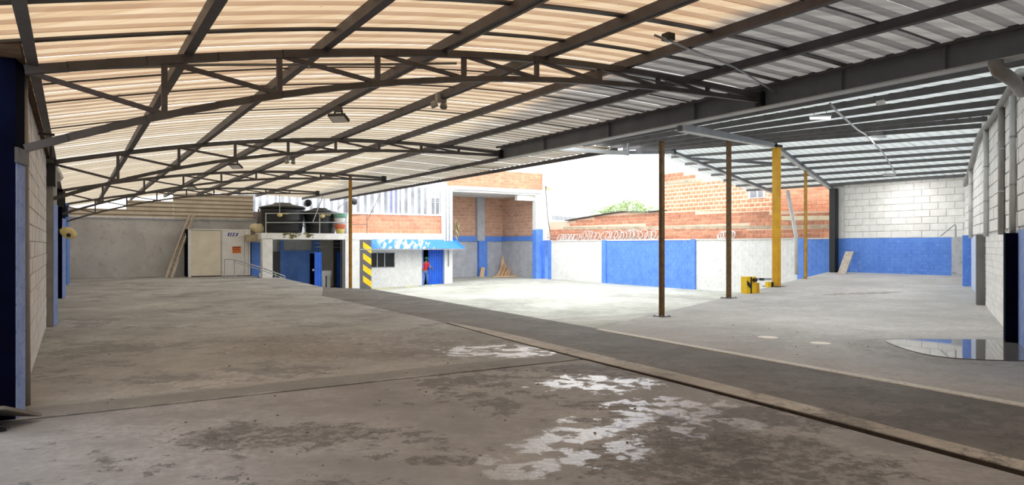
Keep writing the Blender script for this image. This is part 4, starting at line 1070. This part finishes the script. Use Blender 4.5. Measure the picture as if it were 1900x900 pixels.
# window
t = struct(empty('window_1', W(ga, (B_(690) + B_(733)) / 2, zw0)))
b0, b1 = B_(677), B_(733); m = MB()
for (p0, w_, z_, h_) in ((b0, b1 - b0, zw0, .05), (b0, b1 - b0, zw1 - .05, .05), (b0, .05, zw0, zw1 - zw0), (b1 - .05, .05, zw0, zw1 - zw0), (B_(699), .05, zw0, zw1 - zw0), (B_(713), .05, zw0, zw1 - zw0)):
    m.box(W(ga - .01, p0, z_), AV * .06, BV * w_, UP * h_)
m.build('window_frame', galv, t)
for x0, x1 in ((677, 699), (700, 713), (714, 732)):
    m = MB(); m.box(W(ga + .03, B_(x0) + .03, zw0 + .04), AV * .01, BV * (B_(x1) - B_(x0) - .02), UP * (zw1 - zw0 - .08)); m.build('pane', glass, t)
m = MB(); m.box(W(ga - .1, B_(665.5), zw0), AV * .08, BV * (B_(670) - B_(665.5)), UP * .95); tag(m.build('meter_box', stripe_grey), 'narrow dark grey box on the guardhouse wall left of the striped pier', 'box')
# awning: ribbed blue sheets
t = thing('awning', W(ga - .5, 16.4, 1.4), 'long blue ribbed awning with white worn patches over the guardhouse front', 'awning')
aw_mat, n_, l_, bs_ = nodes_of('awning_sheet')
pp = position(n_); bb_ = dotv(n_, l_, pp, tuple(BV))
mpn = n_.new('ShaderNodeMapping'); mpn.inputs['Rotation'].default_value = (0, 0, -math.atan2(ux, uy)); mpn.inputs['Scale'].default_value = (3.2, .5, .4); l_.new(pp, mpn.inputs['Vector'])
wn_ = noise(n_, l_, 1.6, 3, mpn.outputs[0])
bandm = math_(n_, l_, 'MULTIPLY', maprange(n_, l_, bb_, 14.2, 15.4), maprange(n_, l_, bb_, 17.7, 17.9, 1, 0))
l_.new(mixc(n_, l_, math_(n_, l_, 'MULTIPLY', maprange(n_, l_, wn_, .50, .56), bandm), srgb(66, 140, 226), srgb(226, 232, 238)), bs_.inputs['Base Color']); bs_.inputs['Roughness'].default_value = .4
MATS['awning'] = aw_mat
b0, b1 = B_(655), 19.75; k = 0; u = b0
zf, zk = 1.40, 1.92
while u < b1 - .05:
    w_ = min(.62, b1 - u); m = MB(); prof = []
    for r in range(4):
        x = u + w_ * r / 4; prof += [(x, 0), (x + w_ * .15, 0), (x + w_ * .18, .03), (x + w_ * .23, .03)]
    prof.append((u + w_, 0))
    r0 = [W(ga + .02, b, zk + h) for b, h in prof]; r1 = [W(ga - 1.0, b + .12, zf + h) for b, h in prof]
    for q in range(len(prof) - 1): m.quad(r0[q], r0[q + 1], r1[q + 1], r1[q])
    m.build('awning_sheet', aw_mat, t, recalc=False); u += w_
m = MB(); m.box(W(ga - 1.02, b0, zf - .06), AV * .05, BV * (b1 - b0 + .1), UP * .05); m.build('front_bar', galv, t)
for b_ in (b0 + .3, (b0 + b1) / 2, b1 - .4):
    m = MB(); m.beam(W(ga, b_, zk - .07), W(ga - .98, b_, zf - .03), .04, .04); m.build('bracket', galv, t)
# door, leaf and person
t = struct(empty('door_1', W(ga, B_(805), -.8)))
ribbed(W(ga + .02, B_(795)), BV, -AV, B_(822) - B_(795), -.82, zd1, blue_door, 'leaf', t, .155, .03)
m = MB(); m.box(W(ga - .02, B_(783.5), -.85), AV * .14, BV * .06, UP * (zd1 + .85)); m.box(W(ga - .02, B_(821.5), -.85), AV * .14, BV * .06, UP * (zd1 + .85)); m.build('frame', blue_pale, t)
m = MB(); m.box(W(ga - .05, B_(797), .22), AV * .05, BV * .05, UP * .2); m.build('door_handle', galv, t)
# upper storey of the guardhouse
ua = 38.2
U_ = lambda x: bof(x, ua); UZ = lambda y, x: za(y, x, ua)
m = MB(); m.box(W(ua + .02, U_(650), 2.2), AV * .3, BV * (U_(822) - U_(650)), UP * 1.15); m.build('parapet_core', mortar_orange, gh)
courses(gh, W(ua + .02, U_(652)), BV, -AV, U_(819) - U_(652), 2.3, 3.4, .5, .22, brick_orange, name='brick', depth=.02, jit=.005, gap=.03)
m = MB(); m.box(W(ua - .04, U_(650), 3.36), AV * .3, BV * (U_(838) - U_(650)), UP * .09); m.build('ledge', white, gh)
cl = [(640, 655), (655, 690), (690, 722), (722, 741), (741, 765), (765, 798)]
for k, (x0, x1) in enumerate(cl):
    if k == 3: 
        m = MB(); m.box(W(ua + .25, U_(x0), 3.45), AV * .06, BV * (U_(x1) - U_(x0)), UP * 1.6); m.build('upper_window', plain('blue_grey_pane', srgb(120, 128, 170), srgb(150, 150, 170), .3, 3), gh); 
        m = MB()
        for xx in (722, 731, 740): m.box(W(ua + .2, U_(xx), 3.45), AV * .06, BV * .12, UP * 1.6)
        m.build('window_mullion', white, gh)
    else: ribbed(W(ua + .25, U_(x0)), BV, -AV, U_(x1) - U_(x0) - .02, 3.44, 5.1, (cladding_grey, stripe_clad, stripe_clad, 0, stripe_clad, stripe_clad)[k], 'cladding_sheet', gh, .42, .05, duty=.55)
m = MB(); m.box(W(ua + .15, U_(798), 3.44), AV * .1, BV * (U_(822) - U_(798)), UP * 1.7); m.build('louver_panel', white, gh)
for k in range(9):
    m = MB(); z_ = UZ(376, 808) + .12 * k; m.hexa([W(ua + .15, U_(801), z_), W(ua + .15, U_(818), z_), W(ua + .1, U_(818), z_ + .02), W(ua + .1, U_(801), z_ + .02)], [W(ua + .15, U_(801), z_ + .02), W(ua + .15, U_(818), z_ + .02), W(ua + .1, U_(818), z_ + .04), W(ua + .1, U_(801), z_ + .04)]); m.build('slat', cladding_white, gh)
for x0, x1 in ((803, 808), (811, 816)):
    m = MB(); m.box(W(ua + .12, U_(x0), 3.5), AV * .04, BV * (U_(x1) - U_(x0)), UP * .9); m.build('vent_slot', cladding_grey, gh)
for x in (826, 832):
    m = MB(); m.tube([W(ga - .16, B_(x), 1.6), W(ga - .16, B_(x), 5.0)], .03, 6); m.build('conduit', galv, gh)
m = MB(); m.tube([W(ga - .16, B_(830), .3), W(ga - .16, B_(830), 1.3)], .02, 6); m.build('bell_wire', steel, gh)
cg = [W(ua - .05, U_(x), za(y, x, ua)) for x, y in ((655, 437), (690, 441), (730, 440), (770, 442), (820, 440))]
m = MB(); m.tube(cg, .03, 6); m.tube([q - UP * .12 for q in cg], .02, 6); m.build('cable_run', pot_green, gh)
# rail piece right of the ochre pole
m = MB(); m.tube([on_a(652, 400, 37.2), on_a(681, 398, 37.2), on_a(681, 433, 37.2)], .02, 6); m.tube([on_a(652, 417, 37.2), on_a(681, 416, 37.2)], .015, 6); m.tube([on_a(682, 408, 37.2), on_a(706, 360, 37.2)], .018, 6)
tag(m.build('thin_rail', steel), 'thin dark rail with a slanting stay before the orange brick parapet', 'railing')

# ================================================================== BRICK BAY
by = thing('brick_bay', W(ga, 22.8, -.7), 'open brick carport bay with white beam and blue waist band, right of the guardhouse', 'building')
bL, bR = B_(838), B_(1006)
m = MB(); m.box(W(ga, bL, 4.86), AV * .35, BV * (bR - bL), UP * .36); m.build('front_beam', white, by)
m = MB(); m.box(W(ga + .02, bL - .4, 5.2), AV * .25, BV * (bR - bL + .4), UP * 1.1); m.build('parapet_core', mortar_orange, by)
courses(by, W(ga + .02, bL - .3), BV, -AV, bR - bL + .3, 5.22, 6.3, .4, .18, brick_orange, name='brick', depth=.02, gap=.025)
bk = 43.0; K_ = lambda x: bof(x, bk)
m = MB(); m.box(W(bk + .02, bL - .5, -.9), AV * .3, BV * (bR - bL + 1.5), UP * 6); m.build('rear_wall', mortar_orange, by)
m = MB(); m.box(W(bk - .04, bL - .5, -.9), AV * .1, BV * (bR - bL + 1.5), UP * (za(447, 900, bk) + .9)); m.build('rear_dado', grey_low, by)
m = MB(); m.box(W(bk - .14, bL - .5, za(448, 900, bk)), AV * .2, BV * (bR - bL + 1.5), UP * (za(438.5, 900, bk) - za(448, 900, bk))); m.build('blue_band', blue, by)
courses(by, W(bk + .02, bL - .4), BV, -AV, bR - bL + 1.2, za(438, 900, bk), 4.9, .5, .225, brick_dim, name='brick', depth=.02, gap=.03, limit=300)
m = MB(); m.box(W(ga + .35, bL - .5, 4.95), AV * 5, BV * (bR - bL + 1.2), UP * .2); m.build('ceiling_slab', white, by)
m = MB(); m.box(W(bk - .3, K_(882), za(447, 890, bk)), AV * .35, BV * (K_(896) - K_(882)), UP * 3.2); m.build('pilaster', grey_low, by)
m = MB(); m.box(W(bk - .32, K_(885), -.9), AV * .3, BV * (K_(900) - K_(885)), UP * (za(447, 890, bk) + .9)); m.build('blue_pilaster', blue, by)
m = MB(); m.box(W(ga + .45, bR + .02, -.9), AV * 5.2, BV * .3, UP * 5.9); m.build('side_wall', mortar_orange, by)
zlo, zhi = za(447, 950, 41), za(438.5, 950, 41)
m = MB(); m.box(W(ga + .4, bR - .04, -.9), AV * 4.8, BV * .1, UP * (zlo + .9)); m.build('side_dado', grey_low, by)
m = MB(); m.box(W(ga + .4, bR - .1, zlo), AV * 4.8, BV * .2, UP * (zhi - zlo)); m.build('side_band', blue, by)
courses(by, W(ga + .45, bR + .02), AV, -BV, 4.6, zhi, 4.9, .5, .225, brick_dim, name='brick', depth=.02, gap=.03)
m = MB(); m.box(W(ga + .4, bL - .3, -.9), AV * 5.2, BV * .2, UP * 5.9); m.build('side_wall', grey_low, by)
m = MB(); m.box(W(ga + .2, bof(963, ga), 4.5), AV * .3, BV * (bR - bof(963, ga)), UP * .36); m.build('beam_haunch', white, by)
m = MB(); m.box(W(ga - .02, B_(994), 2.6), AV * .4, BV * (B_(1007) - B_(994)), UP * 2.3); m.build('column_top', white, by)
m = MB(); m.box(W(ga - .04, B_(994), -.9), AV * .44, BV * (B_(1007) - B_(994)), UP * 3.55); m.build('column_base', blue, by)
m = MB(); m.box(W(ga - .25, B_(1006.5), 1.9), AV * .45, BV * (B_(1020) - B_(1006.5)), UP * 4.95); m.build('tall_pillar', white, by)
m = MB(); m.box(W(ga - .27, B_(1006.5), -.9), AV * .47, BV * (B_(1020) - B_(1006.5)), UP * 2.82); m.build('tall_pillar_base', blue, by)
m = MB(); m.tube([on_a(842, 352, ga - .02), on_a(900, 354, ga - .02), on_a(960, 358, ga - .02), on_a(1003, 359, ga - .02)], .03, 6); m.build('cable_run', galv, by)
m = MB(); m.tube([on_a(1012, 345, ga - .3), on_a(1016, 400, ga - .3), on_a(1022, 440, ga - .3)], .02, 6); m.build('cable_drop', steel, by)
# lamp and camera on the tall pillar
c = on_a(1016, 352, ga - .35); t = thing('security_camera', c, 'small pale security camera on the tall white pillar of the bay', 'camera')
m = MB(); m.box(c - BV * .05, BV * .4, AV * .12, UP * .14); m.build('body', lamp_cream, t)
m = MB(); m.tube([c + UP * .07, c + UP * .3 - BV * .12 + AV * .2], .03, 6); m.build('bracket', steel, t)
# planks
def plank(p, q, w, th, lab, mat=wood_pale, grp='pale planks leaning in the brick bay'):
    m = MB(); m.beam(p, q, w, th, up=AV); o = m.build('plank', mat); return tag(o, lab, 'plank', grp)
for k, (xa, ya, xb, yb) in enumerate(((922, 514, 936, 488), (929, 515, 942, 487), (936, 515, 948, 486), (942, 515, 951, 485), (950, 515, 952, 484))):
    plank(on_a(xa, ya, 41.2), on_a(xb, yb, 42.7), .16, .05, ('leftmost leaning plank of the pale pile in the brick bay', 'second leaning plank from the left in the pale pile', 'middle leaning plank of the pale pile in the brick bay', 'second leaning plank from the right in the pale pile', 'rightmost, steepest leaning plank of the pale pile')[k])
m = MB(); p = on_a(926, 515, 42.2); q = on_a(944, 515, 42.2); r_ = on_a(943, 473, 42.75); s_ = on_a(932, 476, 42.75); m.prism([p, q, r_, s_], AV * .05)
tag(m.build('plywood_sheet', wood_pale), 'tall tan plywood sheet standing behind the leaning planks', 'board')
for k, (x0, x1, y_) in enumerate(((914, 956, 517), (930, 958, 516))):
    m = MB(); p = on_a(x0, y_, 40.6 - .4 * k); q = on_a(x1, y_, 40.8 - .4 * k); p.z = q.z = zyard(40, 23) + .05; m.beam(p, q, .15, .06)
    tag(m.build('plank', wood_pale), ('long pale plank lying flat under the leaning planks', 'short pale plank lying flat at the right of the plank pile')[k], 'plank')
m = MB(); p = on_a(890, 514, 42.0); q = on_a(898, 514, 42.0); m.prism([p, q, on_a(900, 496, 42.55), on_a(893, 496, 42.55)], AV * .04)
tag(m.build('board_offcut', wood_pale), 'single tan board leaning on the blue pilaster in the brick bay', 'board')
# dry plant at the corner of the guardhouse roof
c = on_a(846, 428, ga + .2); t = thing('dry_plant', c, 'pale dry hanging plant at the guardhouse corner above the awning end', 'plant')
m = MB()
for k in range(70):
    th = random.uniform(0, 6.283); L = random.uniform(.3, .75); d = Vector((math.cos(th) * .7, math.sin(th) * .5, random.uniform(-.6, 1.1))); w_ = .025
    p0 = c + Vector((random.uniform(-.12, .12), random.uniform(-.1, .1), random.uniform(-.3, .4))); p1 = p0 + d * L * .6; p2 = p1 + d * L * .3 - UP * L * .45; s_ = Vector((-d.y, d.x, 0)).normalized() * w_
    m.add([p0 - s_, p0 + s_, p1 + s_, p1 - s_, p2], [(0, 1, 2, 3), (3, 2, 4)])
q = m.build('fronds', dry_leaf, t, recalc=False); q['kind'] = 'stuff'
m = MB(); m.tube([c - UP * .5, c + UP * .3], .03, 6); m.build('stem', wood_grey, t)
# yellow painted kerb patches by the door
for x0, x1, mt in ((690, 740, yellow_bright), (752, 776, yellow_bright), (788, 815, plain('aqua_paint', srgb(170, 206, 214), srgb(190, 212, 216), .7, 6)), (800, 822, yellow_bright)):
    m = MB(); a_ = ga - (.6 if mt != yellow_bright else .75) - (.35 if x0 == 800 else 0); b0 = bof(x0, a_); b1 = bof(x1, a_); z_ = zyard(a_, (b0 + b1) / 2)
    m.box(W(a_, b0, z_ - .03), AV * .14, BV * (b1 - b0), UP * .05)
    m.build('painted_kerb', mt if mt != yellow_bright else plain('faded_yellow', srgb(226, 216, 130), srgb(206, 200, 150), .8, 9), floor)

# ================================================================== BEHIND THE YARD WALL
hb = YB + .5
nb = thing('neighbour_wall', W(26, hb, 0), 'weathered low brick wall with concrete bands behind the razor wire', 'wall')
prof = [(1021, 411), (1052, 411), (1080, 406), (1140, 396), (1158, 394), (1200, 395), (1232, 392), (1545, 392)]
m = MB(); m.prism([on_b(1545, 470, hb), on_b(1021, 470, hb)] + [on_b(x, y, hb) for x, y in prof], BV * .25); m.build('core', mortar_orange, nb)
def keepn(u, z):
    p = W(aof(1021, hb) - u, hb, z); xi = 950 + 1300 * p.x / p.y; yi = 455 - 1300 * (z - 1.6) / p.y
    return yi > lerp(xi, [q[0] for q in prof], [q[1] for q in prof]) + 3 and not (417 < yi < 424)
courses(nb, W(aof(1021, hb), hb), -AV, -BV, aof(1021, hb) - aof(1545, hb), 1.78, 3.6, .42, .17, brick_deep, name='brick', depth=.02, jit=.01, gap=.025, limit=300, keep=keepn)
m = MB(); m.prism([on_b(1545, 423.5, hb - .03), on_b(1045, 426, hb - .03), on_b(1045, 421, hb - .03), on_b(1545, 417.5, hb - .03)], BV * .1); m.build('concrete_band', concrete_band, nb)
m = MB(); m.prism([on_b(1545, 408, hb - .035), on_b(1450, 409, hb - .035), on_b(1450, 401, hb - .035), on_b(1545, 400, hb - .035)], BV * .1); m.build('plaster_patch', plain('cream_plaster', srgb(236, 222, 194), srgb(216, 200, 170), .9, 4), nb)
m = MB()
pc = [on_b(x, y - 1.5, hb) for x, y in prof[1:-1]]
for p, q in zip(pc, pc[1:]): m.beam(p + BV * .05, q + BV * .05, .5, .05)
m.build('coping', steel_brown, nb)
h2 = YB + 1.2
hs = thing('brick_house', W(20, h2, 0), 'tall orange brick house with thick pale mortar behind the right roof', 'house')
top = [(1231, 318), (1259, 313), (1300, 330), (1440, 330), (1545, 330)]
m = MB(); m.prism([on_b(1545, 430, h2), on_b(1231, 430, h2)] + [on_b(x, y, h2) for x, y in top], BV * 3.0); m.build('core', mortar_pale, hs)
LH = aof(1231, h2) - aof(1443, h2)
z342, z404 = zbn(343, 1231, h2), zbn(404, 1231, h2)
courses(hs, W(aof(1231, h2), h2), -AV, -BV, LH, z404 - .1, z342, .335, .205, brick_orange, name='brick', depth=.03, jit=.012, gap=.085, limit=300)
m = MB(); m.prism([on_b(1231, 342, h2 - .04), on_b(1300, 337, h2 - .04), on_b(1300, 332, h2 - .04), on_b(1231, 337, h2 - .04)], BV * .1); m.build('concrete_band', concrete_band, hs)
gz = zbn(337, 1231, h2)
courses(hs, W(aof(1231, h2), h2), -AV, -BV, aof(1231, h2) - aof(1300, h2), gz, gz + 1.1, .33, .2, brick_deep, name='brick', depth=.03, gap=.03, keep=lambda u, z: z < lerp(950 + 1300 * (W(aof(1231, h2) - u, h2).x / W(aof(1231, h2) - u, h2).y), [1231, 1259, 1300], [zbn(321, 1231, h2), zbn(317, 1259, h2), zbn(332, 1300, h2)]))
L2 = aof(1443, h2) - aof(1545, h2)
m = MB(); m.box(W(aof(1545, h2), h2 - .02, 2.0), AV * L2, BV * .1, UP * 3.2); m.build('clay_panel', mortar_orange, hs)
courses(hs, W(aof(1443, h2), h2 - .02), -AV, -BV, L2, 2.7, 4.6, .5, .16, brick_orange, name='brick', depth=.02, gap=.02, jit=.008)
p0 = on_b(1390, 362, h2 - .05); m = MB(); m.box(W(aof(1421, h2), h2 - .05, zbn(368, 1400, h2)), AV * (aof(1389, h2) - aof(1421, h2)), BV * .06, UP * .42); wf = m.build('window', white, hs)
for x0, x1 in ((1393, 1405), (1408, 1417)):
    m = MB(); m.box(W(aof(x1, h2), h2 - .06, zbn(366.5, 1400, h2)), AV * (aof(x0, h2) - aof(x1, h2)), BV * .02, UP * .3); m.build('pane', cladding_grey, wf)
# razor wire
t = thing('razor_wire', W(30, YB + .1, 1.9), 'silvery coil of razor wire along the top of the yard wall', 'wire')
def coil(x0, x1, turns, r, skew=.0):
    a0, a1 = aof(x0, YB + .1), aof(x1, YB + .1); m = MB()
    for k in range(turns):
        f = (k + .5) / turns; ca = a0 + (a1 - a0) * f + random.uniform(-.1, .1); w = r * random.uniform(1.1, 1.7); h = r * random.uniform(.8, 1.05)
        m.tube([W(ca + w * math.cos(6.283 * q / 18), YB + .1 + .12 * math.sin(6.283 * q / 18 + skew) + .02 * (k % 3), 1.9 + h + h * math.sin(6.283 * q / 18)) for q in range(18)], .019, 5, closed=True)
    m.build('wire_coil', white_pipe, t)
coil(1036, 1072, 7, .2); coil(1078, 1112, 5, .27, .8); coil(1118, 1150, 4, .27, .3); coil(1150, 1186, 7, .28, 1.2); coil(1188, 1222, 4, .27, .5); coil(1335, 1362, 8, .19, 1.0)
m = MB(); m.tube([on_b(1015, 441, YB + .1), on_b(1060, 443, YB + .1), on_b(1110, 441, YB + .1), on_b(1225, 440, YB + .1)], .02, 5); m.build('guide_wire', galv, t)
# far roof, tree, power lines
m = MB(); m.prism([on_b(1018, 399, 36), on_b(1018, 408, 36), on_b(1085, 408, 36), on_b(1062, 403, 36)], BV * 6)
tag(m.build('far_roof', cladding_grey), 'low grey roof far behind the yard wall left of the tree', 'roof')
tc = on_b(1160, 405, 52)
t = thing('tree', (tc.x, tc.y, -1.3), 'light green bushy tree beyond the neighbour wall', 'tree')
m = MB(); m.tube([(tc.x, tc.y, -1.35), (tc.x + .2, tc.y, 2.0), (tc.x - .2, tc.y, 4.2)], [.35, .28, .15], 10); m.build('trunk', wood_grey, t)
for dx, dz in ((-2.2, 1.2), (1.8, 1.5), (.3, 2.2)):
    m = MB(); m.tube([(tc.x, tc.y, 2.6), (tc.x + dx, tc.y, 3.6 + dz)], [.16, .05], 6); m.build('branch', wood_grey, t)
m = MB()
blobs = [(0, 0, 1.0, 2.3), (-2.3, .4, .4, 1.7), (2.3, -.3, .55, 1.9), (-3.9, 0, -.5, 1.3), (3.9, .2, .1, 1.5), (.9, .5, 1.3, 1.6), (-1.2, -.5, .9, 1.6), (5.0, 0, -.3, 1.3)]
for k in range(5200):
    bx_, by_, bz_, br_ = random.choice(blobs); th, ph = random.uniform(0, 6.283), math.acos(random.uniform(-1, 1)); rr = br_ * random.uniform(.55, 1.05) 
    c = Vector((tc.x + bx_ + rr * math.sin(ph) * math.cos(th), tc.y + by_ + rr * math.sin(ph) * math.sin(th), 4.3 + bz_ + rr * .7 * math.cos(ph)))
    d = Vector((random.gauss(0, 1), random.gauss(0, 1), random.gauss(0, 1))).normalized(); e = d.orthogonal().normalized(); s = random.uniform(.1, .2)
    m.add([c - d * s, c + e * s * .5, c + d * s, c - e * s * .5], [(0, 1, 2, 3)])
q = m.build('foliage', leaf_green, t, recalc=False); q['kind'] = 'stuff'
for k, (y0, y1) in enumerate(((344, 356), (341, 352), (385, 391))):
    m = MB(); p = on_b(1000, y0, 40); q = on_b(1260, y1, 40)
    m.tube([p.lerp(q, f / 8) - UP * .5 * math.sin(math.pi * f / 8) * .5 for f in range(9)], .02, 4)
    tag(m.build('power_line', steel), ('power line across the sky, the middle of three', 'power line across the sky, the highest of three', 'power line across the sky, the lowest of three just over the tree')[k], 'cable', 'power lines over the yard')

# ================================================================== BARRIER AND BOARD
c = Vector((7.33, 21.65, zb(17.7) - .01)); X = Vector((.95, .3, 0)).normalized(); Yv = Vector((-.3, .95, 0)).normalized()
t = thing('barrier_gate', c, 'yellow and black striped vehicle barrier box with its grey arm', 'barrier')
m = MB(); m.box(c - X * .17 - Yv * .12, X * .34, Yv * .3, UP * .52); m.build('cabinet', yellow_bright, t)
m = MB(); m.prism([c - X * .172 - Yv * .125 + UP * .28, c - X * .04 - Yv * .125 + UP * .16, c - X * .04 - Yv * .125 + UP * .3, c - X * .172 - Yv * .125 + UP * .42][::-1], -Yv * .004)
m.box(c - X * .04 - Yv * .128, X * .045, Yv * .006, UP * .52); m.build('black_stripe', black, t)
m = MB(); m.box(c + X * .17 - Yv * .1, X * .13, Yv * .24, UP * .33); m.build('side_cover', yellow, t)
m = MB(); m.lathe(c + X * .08 - Yv * .12 + UP * .42, [(.06, 0), (.06, .1)], 12, axis=-Yv); m.build('hub', black, t)
m = MB(); m.beam(c + X * .05 - Yv * .1 + UP * .45, c + X * 1.5 + Yv * .9 + UP * .38, .05, .07); m.build('arm', galv, t)
m = MB(); m.beam(c + X * .3 - Yv * .135 + UP * .44, c + X * .5 + Yv * -.02 + UP * .43, .055, .075); m.build('arm_band', black, t)
c2 = Vector((8.62, 23.45, zb(19.9) - .01)); t = thing('barrier_rest', c2, 'small yellow and black arm rest stub beside the thick yellow column', 'barrier')
m = MB(); m.box(c2 - X * .11 - Yv * .06, X * .13, Yv * .14, UP * .18); m.build('yellow_half', yellow_bright, t)
m = MB(); m.box(c2 + X * .02 - Yv * .06, X * .1, Yv * .14, UP * .17); m.build('black_half', black, t)
p = on_b(1563, 503, 25.2); p.z = zb(25.2)
m = MB(); pb2 = [Vector((0, 0, 0)), Vector((.27, -.1, 0)), Vector((.78, .3, .87)), Vector((.51, .4, .87))]
m.prism([p + Vector((-.2, 0, 0)) + q for q in pb2], Vector((.06, .07, 0)))
tag(m.build('leaning_board', wood_grey), 'weathered board leaning on the blue dado beside the black post', 'board')

# ================================================================== PERSON in the guardhouse doorway
pc = on_a(788.6, 528, ga + .12); zf_ = -.80
pr = thing('person', (pc.x, pc.y, zf_), 'person in a red shirt and blue jeans standing half hidden in the guardhouse doorway', 'person')
def skinned(name, verts, edges, radii, mat, parent, sub=2, root=0):
    me = bpy.data.meshes.new(name); o0 = Vector((pc.x, pc.y, zf_))
    me.from_pydata([tuple(V(q)) for q in verts], edges, []); me.materials.append(mat)
    o = bpy.data.objects.new(name, me); COL.objects.link(o); place(o, o0, parent)
    sk = o.modifiers.new('skin', 'SKIN'); sk.use_smooth_shade = True
    lay = me.skin_vertices[0] if me.skin_vertices else None
    if lay is None:
        bpy.context.view_layer.objects.active = o
        me.attributes
    for i, r in enumerate(radii):
        me.skin_vertices[0].data[i].radius = (r, r) if not isinstance(r, tuple) else r
    me.skin_vertices[0].data[root].use_root = True
    ss = o.modifiers.new('sub', 'SUBSURF'); ss.levels = sub; ss.render_levels = sub
    return o
F_ = -AV; S_ = BV    # facing the yard
def L(s, f, u): return S_ * s + F_ * f + UP * u
body_v = [L(0, 0, .86), L(0, .02, 1.02), L(.01, .03, 1.22), L(.02, .04, 1.36), L(.03, .07, 1.45), L(.03, .09, 1.52), L(.03, .10, 1.60), L(.03, .10, 1.66),
          L(-.09, 0, .82), L(-.10, .05, .46), L(-.11, 0, .08), L(-.11, .13, .03),
          L(.09, 0, .82), L(.12, .06, .46), L(.16, .0, .08), L(.17, .13, .03),
          L(-.17, .04, 1.34), L(-.22, .06, 1.08), L(-.2, .2, .9),
          L(.2, .05, 1.34), L(.27, .1, 1.08), L(.36, .26, 1.02)]
body_e = [(0, 1), (1, 2), (2, 3), (3, 4), (4, 5), (5, 6), (6, 7), (0, 8), (8, 9), (9, 10), (10, 11), (0, 12), (12, 13), (13, 14), (14, 15), (3, 16), (16, 17), (17, 18), (3, 19), (19, 20), (20, 21)]
body_r = [.135, .125, .14, .11, .055, .07, .085, .06, .085, .062, .042, .035, .085, .062, .042, .035, .055, .04, .03, .055, .04, .03]
skinned('body', body_v, body_e, body_r, skin, pr)
skinned('shirt', [L(0, 0, .92), L(0, .02, 1.04), L(.01, .03, 1.22), L(.02, .04, 1.37), L(-.17, .04, 1.34), L(-.205, .05, 1.17), L(.2, .05, 1.34), L(.25, .08, 1.17)], [(0, 1), (1, 2), (2, 3), (3, 4), (4, 5), (3, 6), (6, 7)], [.165, .155, .165, .125, .075, .065, .075, .065], red_cloth, pr)
skinned('jeans', [L(0, 0, .9), L(-.09, 0, .82), L(-.10, .05, .46), L(-.11, 0, .09), L(.09, 0, .82), L(.12, .06, .46), L(.16, .0, .09)], [(0, 1), (1, 2), (2, 3), (0, 4), (4, 5), (5, 6)], [.155, .105, .082, .062, .105, .082, .062], denim, pr)
for s in (-.11, .17):
    skinned('shoe', [L(s, -.05, .045), L(s, .05, .045), L(s, .16, .035)], [(0, 1), (1, 2)], [.05, .052, .04], black, pr)
for s, pts in ((-1, L(-.2, .2, .9)), (1, L(.36, .26, 1.02))):
    d = L(.0, .9, -.3).normalized(); sd_ = S_ * s
    vs = [pts, pts + d * .05]; es = [(0, 1)]; rs = [.03, .036]
    hnd = skinned('hand', vs + [pts + d * .09], es + [(1, 2)], rs + [.03], skin, pr)
    for k, ln in enumerate((.06, .07, .075, .06)):
        q = pts + d * .085 + sd_ * (-.027 + .018 * k); fo = skinned('finger', [q, q + d * ln * .6, q + d * ln * .9 - UP * ln * .35], [(0, 1), (1, 2)], [.009, .0085, .007], skin, pr, 1)
    q = pts + d * .035 - sd_ * .03; skinned('thumb', [q, q + d * .03 - sd_ * .025, q + d * .06 - sd_ * .03], [(0, 1), (1, 2)], [.011, .01, .008], skin, pr, 1)
hc = Vector((pc.x, pc.y, zf_)) + L(.03, .10, 1.58)
m = MB(); m.lathe(hc + UP * .02, [(.1, -.02), (.105, .03), (.09, .08), (.05, .115), (.01, .125)], 16); m.box(hc + F_ * .07 - S_ * .07 + UP * .0, S_ * .14, F_ * .11, UP * .015); m.build('cap', green_cloth, pr, smooth=True)
m = MB(); m.lathe(hc - F_ * .03 - UP * .04, [(.09, -.05), (.1, 0), (.1, .05)], 14); m.build('hair', hair, pr, smooth=True)
for s in (-1, 1):
    m = MB(); m.lathe(hc + F_ * .086 + S_ * .032 * s - UP * .01, [(.011, -.004), (.011, .004)], 8, axis=F_); m.build('eye', white if False else hair, pr)
    m = MB(); m.lathe(hc + S_ * .092 * s - UP * .02, [(.024, -.01), (.02, .012)], 8, axis=S_ * s); m.build('ear', skin, pr)
m = MB(); m.hexa([hc + F_ * .08 + S_ * s - UP * u for s, u in ((-.016, .06), (.016, .06), (.008, .01), (-.008, .01))], [hc + F_ * f + S_ * s - UP * u for s, u, f in ((-.01, .058, .112), (.01, .058, .112), (.005, .012, .09), (-.005, .012, .09))]); m.build('nose', skin, pr)
m = MB(); m.box(hc + F_ * .082 - S_ * .026 - UP * .085, S_ * .052, F_ * .006, UP * .011); m.build('mouth', plain('lip', srgb(140, 76, 70), None, .5), pr)
